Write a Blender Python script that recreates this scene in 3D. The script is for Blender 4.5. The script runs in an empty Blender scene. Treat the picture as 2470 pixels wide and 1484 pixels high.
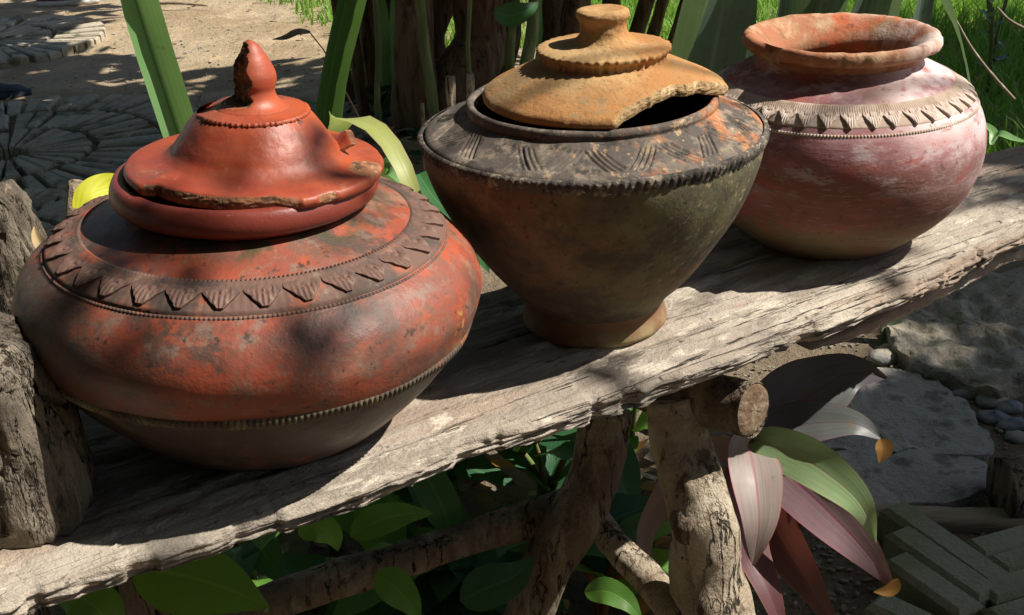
import bpy, math, random
import numpy as np
from mathutils import Vector, Matrix, noise as mn

random.seed(7); rng = np.random.default_rng(7)
scene = bpy.context.scene
C = scene.collection
PI = math.pi

# ------------------------------------------------------------------ camera
FOC = 2950.0; W0, H0 = 2469.0, 1484.0
PITCH, ROLL = math.radians(24.85), math.radians(-2.6)
cp, sp, cr, sr = math.cos(PITCH), math.sin(PITCH), math.cos(ROLL), math.sin(ROLL)
_ri, _up, _fw = Vector((1, 0, 0)), Vector((0, sp, cp)), Vector((0, cp, -sp))
RI, UP, FW = cr*_ri + sr*_up, -sr*_ri + cr*_up, _fw
CAM = Vector((0, 0, 1.0))
cam_d = bpy.data.cameras.new('camera'); cam = bpy.data.objects.new('camera', cam_d); C.objects.link(cam)
cam.matrix_world = Matrix(((RI.x, UP.x, -FW.x, CAM.x), (RI.y, UP.y, -FW.y, CAM.y), (RI.z, UP.z, -FW.z, CAM.z), (0, 0, 0, 1)))
cam_d.sensor_width = 36; cam_d.lens = 36*FOC/W0; cam_d.clip_start = 0.02; cam_d.clip_end = 2000
scene.camera = cam

# ------------------------------------------------------------------ sky, sun, exposure
SUN = Vector((0.655, -0.045, 0.755)).normalized()
world = bpy.data.worlds.new('World'); scene.world = world; world.use_nodes = True
wn = world.node_tree
for n in list(wn.nodes): wn.nodes.remove(n)
sky = wn.nodes.new('ShaderNodeTexSky'); sky.sky_type = 'NISHITA'; sky.sun_disc = False
sky.sun_elevation = math.asin(SUN.z); sky.sun_rotation = math.atan2(SUN.x, SUN.y)
bg = wn.nodes.new('ShaderNodeBackground'); bg.inputs[1].default_value = 0.05
wo = wn.nodes.new('ShaderNodeOutputWorld')
wn.links.new(sky.outputs[0], bg.inputs[0]); wn.links.new(bg.outputs[0], wo.inputs[0])
sun_d = bpy.data.lights.new('sun', 'SUN'); sun_d.energy = 5.0; sun_d.angle = math.radians(0.53); sun_d.color = (1.0, 0.94, 0.84)
sun = bpy.data.objects.new('sun', sun_d); C.objects.link(sun); sun.location = SUN*8
sun.rotation_euler = SUN.to_track_quat('Z', 'Y').to_euler()
vs = scene.view_settings
vs.view_transform = 'Standard'; vs.look = 'None'; vs.exposure = 0.6; vs.gamma = 1.0

# ------------------------------------------------------------------ helpers
def ray(u, v):
    return RI*((u-W0/2)/FOC) - UP*((v-H0/2)/FOC) + FW
def at_z(u, v, z):
    d = ray(u, v); return CAM + d*((z-CAM.z)/d.z)
def at_y(u, v, y):
    d = ray(u, v); return CAM + d*((y-CAM.y)/d.y)

def tag(o, label=None, cat=None, group=None, kind=None):
    if label: o['label'] = label
    if cat: o['category'] = cat
    if group: o['group'] = group
    if kind: o['kind'] = kind
    return o
def empty(name, loc, label=None, cat=None, group=None, rz=0.0):
    o = bpy.data.objects.new(name, None); C.objects.link(o); o.location = loc; o.rotation_euler[2] = rz
    o.empty_display_size = 0.05
    return tag(o, label, cat, group)
def mkmesh(name, V, Fc, mats, uv=None, smooth=True, midx=None, sharp=None):
    me = bpy.data.meshes.new(name)
    me.from_pydata([tuple(map(float, v)) for v in V], [], [tuple(map(int, f)) for f in Fc])
    for m in (mats if isinstance(mats, (list, tuple)) else [mats]): me.materials.append(m)
    if smooth: me.polygons.foreach_set('use_smooth', [True]*len(me.polygons))
    if midx is not None: me.polygons.foreach_set('material_index', [int(i) for i in midx])
    if uv is not None:
        l = me.uv_layers.new(name='UVMap')
        li = np.empty(len(me.loops), dtype=np.int32); me.loops.foreach_get('vertex_index', li)
        l.data.foreach_set('uv', np.asarray(uv, dtype=np.float32)[li].ravel())
    me.update()
    if sharp: me.set_sharp_from_angle(angle=sharp)
    return me
def link(name, me, parent=None, loc=(0, 0, 0), rot=(0, 0, 0), sc=(1, 1, 1)):
    o = bpy.data.objects.new(name, me); C.objects.link(o); o.parent = parent
    o.location = loc; o.rotation_euler = rot; o.scale = sc
    return o
def fbm(p, octv=4):
    return mn.fractal(Vector(p), 1.0, 2.0, octv)
def grid_faces(nu, nv, wrap_u=False, off=0):
    """verts indexed [j*nu+i], i around (u), j along (v)"""
    out = []
    iu = nu if wrap_u else nu-1
    for j in range(nv-1):
        for i in range(iu):
            a = j*nu+i; b = j*nu+(i+1) % nu
            out.append((off+a, off+b, off+b+nu, off+a+nu))
    return out
def spline(pts, n):
    p = np.array(pts, float); t = np.r_[0, np.cumsum(np.linalg.norm(np.diff(p, axis=0), axis=1))]
    m = np.gradient(p, t, axis=0) if len(p) > 2 else np.array([(p[1]-p[0])/t[1]]*2)
    tt = np.linspace(0, t[-1], n); out = []
    for s in tt:
        i = min(max(np.searchsorted(t, s, side='right')-1, 0), len(t)-2); h = t[i+1]-t[i]; u = (s-t[i])/h
        out.append((2*u**3-3*u*u+1)*p[i]+(u**3-2*u*u+u)*h*m[i]+(-2*u**3+3*u*u)*p[i+1]+(u**3-u*u)*h*m[i+1])
    return np.array(out)
def lathe(name, prof, mats, parent, nth=240, npf=None, disp=None, matfn=None, loc=(0, 0, 0), cap=False):
    """prof: list of (r,h); disp(theta, r, h, k)->(dr, dz); matfn(theta, r, h)->index"""
    pf = spline(prof, npf) if npf else np.array(prof, float)
    V = []; 
    for k, (r, h) in enumerate(pf):
        for i in range(nth):
            th = 2*PI*i/nth
            dr, dz = disp(th, r, h, k) if disp else (0, 0)
            V.append(((r+dr)*math.cos(th), (r+dr)*math.sin(th), h+dz))
    Fc = grid_faces(nth, len(pf), True)
    mi = None
    if matfn:
        mi = []
        for f in Fc:
            c = [sum(V[q][a] for q in f)/4 for a in range(3)]
            j, i = divmod(f[0], nth)
            mi.append(matfn(2*PI*(i+.5)/nth, math.hypot(c[0], c[1]), c[2], j))
    if cap:
        for j, s in ((0, -1), (len(pf)-1, 1)):
            V.append((0, 0, pf[j][1])); c = len(V)-1
            for i in range(nth):
                a, b = j*nth+i, j*nth+(i+1) % nth
                Fc.append((b, a, c) if s < 0 else (a, b, c))
                if mi is not None: mi.append(0)
    return link(name, mkmesh(name, V, Fc, mats, midx=mi), parent, loc)
def tube(path, rad, nth=12, nseg=24, rough=0.0, rs=20.0, seed=0.0, caps=True):
    P = spline(path, nseg); V = []; R_ = np.interp(np.linspace(0, 1, nseg), np.linspace(0, 1, len(rad)), rad)
    T = np.gradient(P, axis=0); prev = None
    for k in range(nseg):
        t = Vector(T[k]).normalized()
        if prev is None:
            a = Vector((1, 0, 0)) if abs(t.x) < .8 else Vector((0, 1, 0)); n = (a - t*a.dot(t)).normalized()
        else: n = (prev - t*prev.dot(t)).normalized()
        prev = n; b = t.cross(n)
        for i in range(nth):
            th = 2*PI*i/nth; d = n*math.cos(th)+b*math.sin(th); r = R_[k]
            q = Vector(P[k]) + d*r
            if rough: r *= 1 + rough*fbm((q.x*rs+seed, q.y*rs, q.z*rs*.6), 4); q = Vector(P[k]) + d*r
            V.append(q)
    Fc = grid_faces(nth, nseg, True)
    if caps:
        for j, s in ((0, 1), (nseg-1, 0)):
            V.append(Vector(P[j])); c = len(V)-1
            for i in range(nth):
                a, b = j*nth+i, j*nth+(i+1) % nth
                Fc.append((b, a, c) if s else (a, b, c))
    return V, Fc
def smooth01(x, a, b):
    t = max(0.0, min(1.0, (x-a)/(b-a))); return t*t*(3-2*t)
def join(parts):
    V, Fc = [], []
    for v, f in parts:
        o = len(V); V += list(v); Fc += [tuple(i+o for i in q) for q in f]
    return V, Fc

# ------------------------------------------------------------------ materials
def nodes(name):
    m = bpy.data.materials.new(name); m.use_nodes = True; nt = m.node_tree
    for n in list(nt.nodes): nt.nodes.remove(n)
    out = nt.nodes.new('ShaderNodeOutputMaterial'); b = nt.nodes.new('ShaderNodeBsdfPrincipled')
    nt.links.new(b.outputs[0], out.inputs[0])
    return m, nt, b, out
def N(nt, t, **k):
    n = nt.nodes.new(t)
    for a, v in k.items(): setattr(n, a, v)
    return n
def math_n(nt, op, a, b=None, clamp=False):
    n = N(nt, 'ShaderNodeMath', operation=op, use_clamp=clamp)
    for i, x in enumerate((a, b)):
        if x is None: continue
        if isinstance(x, (int, float)): n.inputs[i].default_value = x
        else: nt.links.new(x, n.inputs[i])
    return n.outputs[0]
def noise_n(nt, vec, scale, detail=6, rough=.6, stretch=(1, 1, 1), seed=0.0, dist=0.0):
    mp = N(nt, 'ShaderNodeMapping'); nt.links.new(vec, mp.inputs[0])
    mp.inputs['Scale'].default_value = stretch; mp.inputs['Location'].default_value = (seed, seed*1.7, -seed*.6)
    n = N(nt, 'ShaderNodeTexNoise'); nt.links.new(mp.outputs[0], n.inputs['Vector'])
    n.inputs['Scale'].default_value = scale; n.inputs['Detail'].default_value = detail
    n.inputs['Roughness'].default_value = rough; n.inputs['Distortion'].default_value = dist
    return n.outputs[0]
def ramp(nt, x, lo, hi):
    n = N(nt, 'ShaderNodeMapRange', interpolation_type='SMOOTHSTEP'); nt.links.new(x, n.inputs[0])
    n.inputs[1].default_value = lo; n.inputs[2].default_value = hi
    return n.outputs[0]
def mix(nt, f, a, b):
    n = N(nt, 'ShaderNodeMix', data_type='RGBA')
    if isinstance(f, (int, float)): n.inputs[0].default_value = f
    else: nt.links.new(f, n.inputs[0])
    for s, x in ((6, a), (7, b)):
        if isinstance(x, tuple): n.inputs[s].default_value = (*x, 1)
        else: nt.links.new(x, n.inputs[s])
    return n.outputs[2]
def layered(name, base, layers=(), rough=.8, rvar=.1, bumps=(), spec=.4, coords='Object', rand=False, bscale=1.0):
    """layers: dict(c, s, lo, hi, st, seed, k, d, axis, z0, z1); bumps: (scale, strength-distance, stretch)"""
    if 'clay' in name or 'band' in name: bscale = .2 if 'polished' in name else .38
    if 'broken' in name: bscale = .38
    m, nt, b, out = nodes(name)
    tc = N(nt, 'ShaderNodeTexCoord'); v = tc.outputs[coords]
    sep = N(nt, 'ShaderNodeSeparateXYZ'); nt.links.new(v, sep.inputs[0])
    if rand:
        oi = N(nt, 'ShaderNodeObjectInfo'); va = N(nt, 'ShaderNodeVectorMath', operation='ADD')
        nt.links.new(v, va.inputs[0]); nt.links.new(math_n(nt, 'MULTIPLY', oi.outputs['Random'], 40.0), va.inputs[1]); v = va.outputs[0]
    col = base; cracks = []
    for L in layers:
        nz = noise_n(nt, v, L['s'], L.get('d', 6), L.get('r', .62), L.get('st', (1, 1, 1)), L.get('seed', 0.0), L.get('dist', 0.0))
        if L.get('ridge'):   # thin cracks along a noise contour
            f = math_n(nt, 'SUBTRACT', 1.0, ramp(nt, math_n(nt, 'ABSOLUTE', math_n(nt, 'SUBTRACT', nz, .5)), 0.0, L['ridge']))
            f = math_n(nt, 'MULTIPLY', f, ramp(nt, noise_n(nt, v, L['s']*.35, 3, .6, L.get('st', (1, 1, 1)), L.get('seed', 0.0)+9), L['lo'], L['hi']))
            cracks.append(f)
        else: f = ramp(nt, nz, L['lo'], L['hi'])
        for (ax, a0, a1) in L.get('mask', ()):
            f = math_n(nt, 'MULTIPLY', f, ramp(nt, sep.outputs['xyz'.index(ax)], a0, a1))
        if L.get('k', 1) != 1: f = math_n(nt, 'MULTIPLY', f, L['k'])
        col = mix(nt, f, col, L['c'])
    if isinstance(col, tuple): b.inputs['Base Color'].default_value = (*col, 1)
    else: nt.links.new(col, b.inputs['Base Color'])
    rn = noise_n(nt, v, 25, 4, .6, seed=3.3)
    nt.links.new(math_n(nt, 'ADD', math_n(nt, 'MULTIPLY', math_n(nt, 'SUBTRACT', rn, .5), rvar*4), rough, True), b.inputs['Roughness'])
    b.inputs['Specular IOR Level'].default_value = spec
    last = None
    for (s, dist, st) in bumps:
        bn = N(nt, 'ShaderNodeBump'); bn.inputs['Strength'].default_value = 1.0; bn.inputs['Distance'].default_value = dist*bscale
        nt.links.new(noise_n(nt, v, s, 5, .65, st, seed=s*.13), bn.inputs['Height'])
        if last: nt.links.new(last, bn.inputs['Normal'])
        last = bn.outputs[0]
    for f in cracks:
        bn = N(nt, 'ShaderNodeBump', invert=True); bn.inputs['Strength'].default_value = .9; bn.inputs['Distance'].default_value = .006
        nt.links.new(f, bn.inputs['Height'])
        if last: nt.links.new(last, bn.inputs['Normal'])
        last = bn.outputs[0]
    if last: nt.links.new(last, b.inputs['Normal'])
    return m
def leaf_mat(name, c1, c2, rib, edge=None, rough=.38, trans=.35, veins=14, tc_=None, lines=0):
    m, nt, b, out = nodes(name)
    uv = N(nt, 'ShaderNodeUVMap'); sep = N(nt, 'ShaderNodeSeparateXYZ'); nt.links.new(uv.outputs[0], sep.inputs[0])
    tc = N(nt, 'ShaderNodeTexCoord'); oi = N(nt, 'ShaderNodeObjectInfo')
    n1 = ramp(nt, noise_n(nt, tc.outputs['Object'], 9, 4, .6, seed=2.0), .3, .7)
    f = math_n(nt, 'ADD', math_n(nt, 'MULTIPLY', n1, .6), math_n(nt, 'MULTIPLY', oi.outputs['Random'], .5), True)
    col = mix(nt, f, c1, c2)
    a = math_n(nt, 'ABSOLUTE', math_n(nt, 'SUBTRACT', sep.outputs[0], .5))
    ribf = math_n(nt, 'SUBTRACT', 1.0, ramp(nt, a, .008, .045))
    # side veins running out and up from the midrib
    ph = math_n(nt, 'SUBTRACT', math_n(nt, 'MULTIPLY', sep.outputs[1], veins), math_n(nt, 'MULTIPLY', a, veins*.9))
    w = math_n(nt, 'SINE', math_n(nt, 'MULTIPLY', ph, 2*PI)); vf = ramp(nt, w, .75, 1.0)
    col = mix(nt, math_n(nt, 'MULTIPLY', vf, .10 if lines else .22), col, rib)
    col = mix(nt, math_n(nt, 'MULTIPLY', ribf, .7), col, rib)
    hgt = math_n(nt, 'ADD', math_n(nt, 'MULTIPLY', w, .35), math_n(nt, 'MULTIPLY', ribf, -1.0))
    if lines:
        lw = math_n(nt, 'SINE', math_n(nt, 'MULTIPLY', sep.outputs[0], lines*2*PI)); lf = math_n(nt, 'MULTIPLY', ramp(nt, lw, .2, 1.0), .5)
        mpn = N(nt, 'ShaderNodeMapping'); nt.links.new(uv.outputs[0], mpn.inputs[0]); mpn.inputs['Scale'].default_value = (34, 2.2, 1)
        ln = N(nt, 'ShaderNodeTexNoise'); nt.links.new(mpn.outputs[0], ln.inputs['Vector']); ln.inputs['Scale'].default_value = 1.0; ln.inputs['Detail'].default_value = 4
        dk = N(nt, 'ShaderNodeMix', data_type='RGBA', blend_type='MULTIPLY'); dk.inputs[0].default_value = 1.0; nt.links.new(col, dk.inputs[6]); dk.inputs[7].default_value = (.55, .55, .55, 1)
        col = mix(nt, math_n(nt, 'MULTIPLY', lf, .12), col, dk.outputs[2])
        col = mix(nt, math_n(nt, 'MULTIPLY', ramp(nt, ln.outputs[0], .45, .72), .5), col, dk.outputs[2])
        hgt = math_n(nt, 'ADD', math_n(nt, 'ADD', math_n(nt, 'MULTIPLY', lw, -.05), math_n(nt, 'MULTIPLY', ln.outputs[0], .8)), math_n(nt, 'MULTIPLY', ribf, -1.0))
    bl_ = ramp(nt, noise_n(nt, tc.outputs['Object'], 26, 5, .65, seed=8.0), .64, .70)
    col = mix(nt, math_n(nt, 'MULTIPLY', bl_, .5), col, (.16, .11, .05))
    if edge: col = mix(nt, math_n(nt, 'MULTIPLY', ramp(nt, a, .475, .498), .8), col, edge)
    sp_ = ramp(nt, noise_n(nt, tc.outputs['Object'], 60, 4, .7, seed=5.0), .68, .78)
    col = mix(nt, math_n(nt, 'MULTIPLY', sp_, .35), col, (.12, .09, .04))
    nt.links.new(col, b.inputs['Base Color']); b.inputs['Roughness'].default_value = rough; b.inputs['Specular IOR Level'].default_value = .35
    bn = N(nt, 'ShaderNodeBump'); bn.inputs['Strength'].default_value = .35; bn.inputs['Distance'].default_value = .0006
    nt.links.new(hgt, bn.inputs['Height'])
    rn = noise_n(nt, tc.outputs['Object'], 30, 4, .6, seed=1.0); nt.links.new(math_n(nt, 'ADD', math_n(nt, 'MULTIPLY', math_n(nt, 'SUBTRACT', rn, .5), .5), rough, True), b.inputs['Roughness'])
    nt.links.new(bn.outputs[0], b.inputs['Normal'])
    t = N(nt, 'ShaderNodeBsdfTranslucent'); ms = N(nt, 'ShaderNodeMixShader'); ms.inputs[0].default_value = trans
    if tc_: t.inputs[0].default_value = (*tc_, 1)
    else: nt.links.new(mix(nt, .3, col, (.35, .55, .06)), t.inputs[0])
    nt.links.new(b.outputs[0], ms.inputs[1]); nt.links.new(t.outputs[0], ms.inputs[2]); nt.links.new(ms.outputs[0], out.inputs[0])
    return m

M = {}
M['red_pot'] = layered('red_clay_patina_shade', (.27, .06, .032), [
    dict(c=(.36, .068, .028), s=9, lo=.45, hi=.68, seed=1.0, st=(1, 1, 1.6)),
    dict(c=(.17, .095, .072), s=9, lo=.46, hi=.62, d=10, r=.72, seed=4.0, k=.6),
    dict(c=(.26, .18, .14), s=24, lo=.52, hi=.64, d=10, r=.75, seed=14.0, k=.5),
    dict(c=(.13, .085, .06), s=60, lo=.52, hi=.64, seed=15.0, k=.6),
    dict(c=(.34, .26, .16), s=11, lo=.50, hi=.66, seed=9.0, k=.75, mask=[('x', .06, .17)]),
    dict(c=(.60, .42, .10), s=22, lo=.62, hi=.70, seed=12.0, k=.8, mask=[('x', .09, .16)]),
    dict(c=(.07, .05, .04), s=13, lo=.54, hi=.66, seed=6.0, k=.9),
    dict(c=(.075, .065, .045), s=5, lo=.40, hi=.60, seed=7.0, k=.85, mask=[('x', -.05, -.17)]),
    dict(c=(.42, .08, .03), s=30, lo=.52, hi=.62, d=10, r=.75, seed=22.0, k=.65, st=(1, 1, 1.8)),
    dict(c=(.21, .15, .115), s=38, lo=.53, hi=.62, d=10, r=.78, seed=24.0, k=.7),
    dict(c=(.035, .028, .02), s=90, lo=.60, hi=.68, seed=2.0, k=.85),
    dict(c=(.05, .042, .034), s=6, lo=.48, hi=.62, seed=26.0, k=.7),
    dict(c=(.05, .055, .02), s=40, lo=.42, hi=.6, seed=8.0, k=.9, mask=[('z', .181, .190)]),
    dict(c=(.034, .026, .018), s=14, lo=.15, hi=.45, seed=3.0, k=.94, mask=[('z', .094, .084)]),  # algae plus under-pot shade put into the colour below the ridge
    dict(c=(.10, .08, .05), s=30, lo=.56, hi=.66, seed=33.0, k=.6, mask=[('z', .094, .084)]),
    ], rough=.5, rvar=.14, bumps=[(260, .0012, (1, 1, 1)), (40, .0018, (1, 1, 1))])
M['red_band'] = layered('red_clay_band', (.15, .082, .062), [
    dict(c=(.40, .10, .045), s=34, lo=.52, hi=.64, seed=1.0, k=.7),
    dict(c=(.055, .045, .038), s=22, lo=.48, hi=.62, seed=5.0, k=.8),
    dict(c=(.24, .18, .12), s=60, lo=.58, hi=.70, seed=8.0, k=.7)],
    rough=.75, bumps=[(240, .0014, (1, 1, 1))])
M['red_rim'] = layered('red_clay_rim', (.19, .036, .024), [
    dict(c=(.26, .055, .032), s=12, lo=.45, hi=.65, seed=2.0),
    dict(c=(.30, .16, .11), s=220, lo=.66, hi=.74, seed=3.0),
    dict(c=(.07, .06, .03), s=30, lo=.45, hi=.65, seed=6.0, mask=[('z', .2, .193)])],
    rough=.42, rvar=.1, bumps=[(300, .0006, (1, 1, 1))])
M['red_lid'] = layered('polished_red_clay', (.30, .05, .025), [
    dict(c=(.44, .085, .028), s=9, lo=.4, hi=.65, seed=1.0),
    dict(c=(.21, .036, .022), s=7, lo=.48, hi=.66, seed=5.0, k=.8),
    dict(c=(.30, .085, .045), s=30, lo=.4, hi=.7, seed=7.0, k=.5, st=(1, 1, 8)),
    dict(c=(.10, .05, .05), s=8, lo=.52, hi=.66, seed=17.0, k=.7),
    dict(c=(.05, .03, .03), s=80, lo=.68, hi=.72, seed=3.0),
    dict(c=(.42, .20, .13), s=60, lo=.56, hi=.68, d=10, r=.78, seed=23.0, k=.45),
    dict(c=(.16, .05, .03), s=18, lo=.52, hi=.64, d=10, r=.75, seed=29.0, k=.55)],
    rough=.46, rvar=.12, bumps=[(26, .0010, (1, 1, 6)), (300, .0012, (1, 1, 1))], spec=.45)
M['broken_red'] = layered('broken_red_clay', (.30, .13, .065), [
    dict(c=(.09, .045, .025), s=60, lo=.45, hi=.62, seed=2.0),
    dict(c=(.45, .27, .15), s=160, lo=.56, hi=.68, seed=4.0)], rough=.95, rvar=.05,
    bumps=[(120, .004, (1, 1, 1)), (420, .0015, (1, 1, 1))])
M['soot_top'] = layered('sooty_clay_shoulder', (.085, .07, .06), [
    dict(c=(.15, .12, .095), s=20, lo=.45, hi=.65, seed=1.0),
    dict(c=(.46, .17, .06), s=26, lo=.47, hi=.57, d=10, r=.75, seed=3.0, k=.85, mask=[('x', -.02, .10)]),
    dict(c=(.30, .24, .18), s=48, lo=.50, hi=.62, d=10, r=.75, seed=13.0, k=.65),
    dict(c=(.46, .30, .16), s=120, lo=.58, hi=.66, seed=4.0, k=.75, mask=[('x', -.14, .06)]),
    dict(c=(.60, .42, .24), s=42, lo=.58, hi=.68, seed=9.0, k=.8, mask=[('x', .0, .10)]),
    dict(c=(.03, .026, .022), s=60, lo=.56, hi=.66, seed=6.0, k=.8)],
    rough=.85, bumps=[(240, .0016, (1, 1, 1)), (60, .0016, (1, 1, 1))])
M['soot_rim'] = layered('crusty_notched_rim', (.10, .085, .07), [
    dict(c=(.32, .26, .19), s=90, lo=.50, hi=.62, seed=1.0),
    dict(c=(.55, .48, .38), s=170, lo=.60, hi=.68, seed=7.0, k=.8),
    dict(c=(.035, .03, .025), s=30, lo=.48, hi=.62, seed=3.0)], rough=.9, bumps=[(220, .0022, (1, 1, 1)), (90, .003, (1, 1, 1))])
M['mid_body'] = layered('brown_moss_clay', (.165, .105, .065), [
    dict(c=(.36, .25, .13), s=9, lo=.42, hi=.62, seed=2.0, mask=[('z', .05, .15)]),
    dict(c=(.125, .13, .062), s=8, lo=.34, hi=.54, seed=4.0, k=.85, mask=[('x', -.10, .05)]),
    dict(c=(.15, .075, .045), s=7, lo=.50, hi=.66, seed=6.0, k=.6),
    dict(c=(.05, .042, .035), s=11, lo=.44, hi=.62, d=10, r=.72, seed=8.0, k=.8),
    dict(c=(.48, .36, .21), s=130, lo=.55, hi=.68, seed=11.0, k=.55, mask=[('x', .0, .1)]),
    dict(c=(.03, .025, .02), s=150, lo=.60, hi=.70, seed=12.0, k=.7)],
    rough=.85, bumps=[(280, .0013, (1, 1, 1)), (50, .0016, (1, 1, 1))])
M['foot_clay'] = layered('foot_clay', (.19, .095, .05), [
    dict(c=(.28, .22, .11), s=30, lo=.42, hi=.62, seed=2.0, mask=[('z', .022, .004)]),
    dict(c=(.15, .12, .07), s=18, lo=.5, hi=.66, seed=4.0)], rough=.85, bumps=[(260, .0012, (1, 1, 1))])
M['tan_lid'] = layered('sandy_tan_grit', (.38, .185, .07), [
    dict(c=(.53, .335, .155), s=11, lo=.42, hi=.64, seed=1.0),
    dict(c=(.44, .20, .065), s=10, lo=.50, hi=.66, seed=5.0, k=.8),
    dict(c=(.21, .17, .09), s=9, lo=.46, hi=.66, seed=3.0, k=.8, mask=[('x', .02, -.09)]),
    dict(c=(.17, .12, .06), s=170, lo=.55, hi=.66, seed=7.0, k=.6),
    dict(c=(.30, .22, .12), s=40, lo=.52, hi=.64, d=10, r=.75, seed=17.0, k=.6)],
    rough=.95, rvar=.03, bumps=[(300, .0009, (1, 1, 1)), (70, .0004, (1, 1, 1))], spec=.2)
M['tan_broken'] = layered('broken_tan_clay', (.42, .28, .14), [
    dict(c=(.16, .11, .055), s=150, lo=.5, hi=.66, seed=1.0),
    dict(c=(.58, .42, .24), s=60, lo=.5, hi=.66, seed=4.0)], rough=.98, bumps=[(260, .004, (1, 1, 1))], spec=.2)
M['pink_pot'] = layered('chalky_pink_clay', (.29, .11, .115), [
    dict(c=(.50, .34, .35), s=8, lo=.42, hi=.64, seed=1.0, st=(1, 1, 2.2), mask=[('z', .06, .16)]),
    dict(c=(.42, .10, .075), s=9, lo=.50, hi=.62, seed=3.0, st=(1, 1, 2.5), k=.8),
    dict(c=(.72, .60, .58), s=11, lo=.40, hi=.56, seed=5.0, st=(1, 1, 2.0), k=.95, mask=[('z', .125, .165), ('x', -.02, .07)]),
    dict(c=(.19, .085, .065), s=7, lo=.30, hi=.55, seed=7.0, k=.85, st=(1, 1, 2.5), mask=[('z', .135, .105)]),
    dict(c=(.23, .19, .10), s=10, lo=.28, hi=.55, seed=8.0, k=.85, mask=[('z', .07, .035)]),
    dict(c=(.15, .10, .05), s=11, lo=.36, hi=.62, seed=10.0, k=.8, mask=[('z', .165, .19), ('x', .05, -.02)]),
    dict(c=(.60, .46, .44), s=26, lo=.52, hi=.70, seed=16.0, k=.4, st=(1, 1, 4), mask=[('x', -.02, .10)]),
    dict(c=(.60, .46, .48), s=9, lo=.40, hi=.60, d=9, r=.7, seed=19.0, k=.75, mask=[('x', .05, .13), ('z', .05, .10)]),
    dict(c=(.55, .46, .46), s=18, lo=.50, hi=.62, d=10, r=.75, seed=43.0, k=.6, st=(1, 1, 2.5), mask=[('z', .08, .12)]),
    dict(c=(.62, .54, .52), s=60, lo=.57, hi=.64, d=8, r=.7, seed=47.0, k=.25, st=(1, 1, 9)),
    dict(c=(.36, .09, .075), s=30, lo=.56, hi=.66, seed=18.0, k=.7, st=(1, 1, 3)),
    dict(c=(.10, .065, .05), s=100, lo=.60, hi=.68, seed=13.0, k=.6)],
    rough=.8, rvar=.06, bumps=[(300, .0009, (1, 1, 1)), (24, .0015, (1, 1, 7))])
M['pink_rim'] = layered('orange_rim_clay', (.36, .15, .08), [
    dict(c=(.54, .36, .22), s=16, lo=.47, hi=.64, d=9, r=.7, seed=1.0),
    dict(c=(.55, .14, .06), s=13, lo=.52, hi=.64, seed=4.0, mask=[('y', -.02, .05)]),
    dict(c=(.24, .26, .12), s=14, lo=.48, hi=.62, seed=6.0, k=.8, mask=[('y', .0, .05)]),
    dict(c=(.64, .52, .47), s=18, lo=.38, hi=.6, seed=8.0, k=.9, mask=[('x', .02, .07)]),
    dict(c=(.16, .09, .05), s=60, lo=.56, hi=.68, seed=9.0, k=.7)],
    rough=.9, bumps=[(280, .0016, (1, 1, 1)), (60, .0022, (1, 1, 1))], spec=.25)
M['pink_band'] = layered('comb_marked_band', (.42, .32, .25), [
    dict(c=(.60, .49, .43), s=14, lo=.44, hi=.62, seed=1.0),
    dict(c=(.27, .19, .12), s=26, lo=.5, hi=.66, seed=4.0)], rough=.85, bumps=[(280, .001, (1, 1, 1))])
M['inside'] = layered('dark_pot_inside', (.12, .055, .035), [dict(c=(.06, .035, .025), s=12, lo=.4, hi=.6)], rough=.9)
M['plank'] = layered('weathered_plank', (.39, .335, .275), [
    dict(c=(.51, .445, .365), s=5, lo=.40, hi=.66, d=9, r=.7, seed=1.0, st=(.6, 2, 2)),
    dict(c=(.27, .225, .185), s=8, lo=.48, hi=.62, seed=3.0, st=(.35, 2.6, 2.6), k=.6),
    dict(c=(.19, .16, .13), s=10, lo=.50, hi=.62, d=10, r=.75, seed=41.0, k=.55),
    dict(c=(.34, .255, .195), s=4, lo=.50, hi=.56, seed=5.0, st=(.6, 2.5, 2.5), k=.8),
    dict(c=(.60, .54, .44), s=18, lo=.55, hi=.60, d=9, r=.7, seed=6.0, st=(.6, 1.6, 1.6), k=.8),
    dict(c=(.14, .115, .095), s=7, lo=.55, hi=.64, seed=14.0, st=(.7, 1.6, 1.6), k=.45),
    dict(c=(.10, .08, .06), s=40, lo=.60, hi=.70, seed=8.0, st=(.12, 3, 3), k=.55),
    dict(c=(.035, .028, .022), s=10, lo=.53, hi=.62, seed=21.0, st=(.10, 3.2, 3.2), ridge=.012),
    dict(c=(.045, .036, .028), s=24, lo=.56, hi=.64, seed=27.0, st=(.16, 3, 3), ridge=.016),
    dict(c=(.06, .05, .04), s=60, lo=.64, hi=.70, seed=11.0, k=.85)],
    rough=.9, rvar=.05, bumps=[(30, .003, (.16, 3, 3)), (90, .0035, (.6, 1.5, 1.5)), (300, .0016, (1, 1, 1))], spec=.2)
M['bark'] = layered('weathered_bark', (.185, .14, .10), [
    dict(c=(.33, .27, .20), s=12, lo=.46, hi=.64, seed=1.0, st=(2, 2, .7)),
    dict(c=(.09, .07, .05), s=22, lo=.5, hi=.66, seed=4.0, st=(3, 3, .6), k=.7),
    dict(c=(.02, .015, .011), s=16, lo=.44, hi=.54, seed=31.0, st=(2, 2, .35), ridge=.022)],
    rough=.95, bumps=[(38, .012, (2, 2, .6)), (150, .004, (1, 1, 1))], spec=.15)
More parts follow.
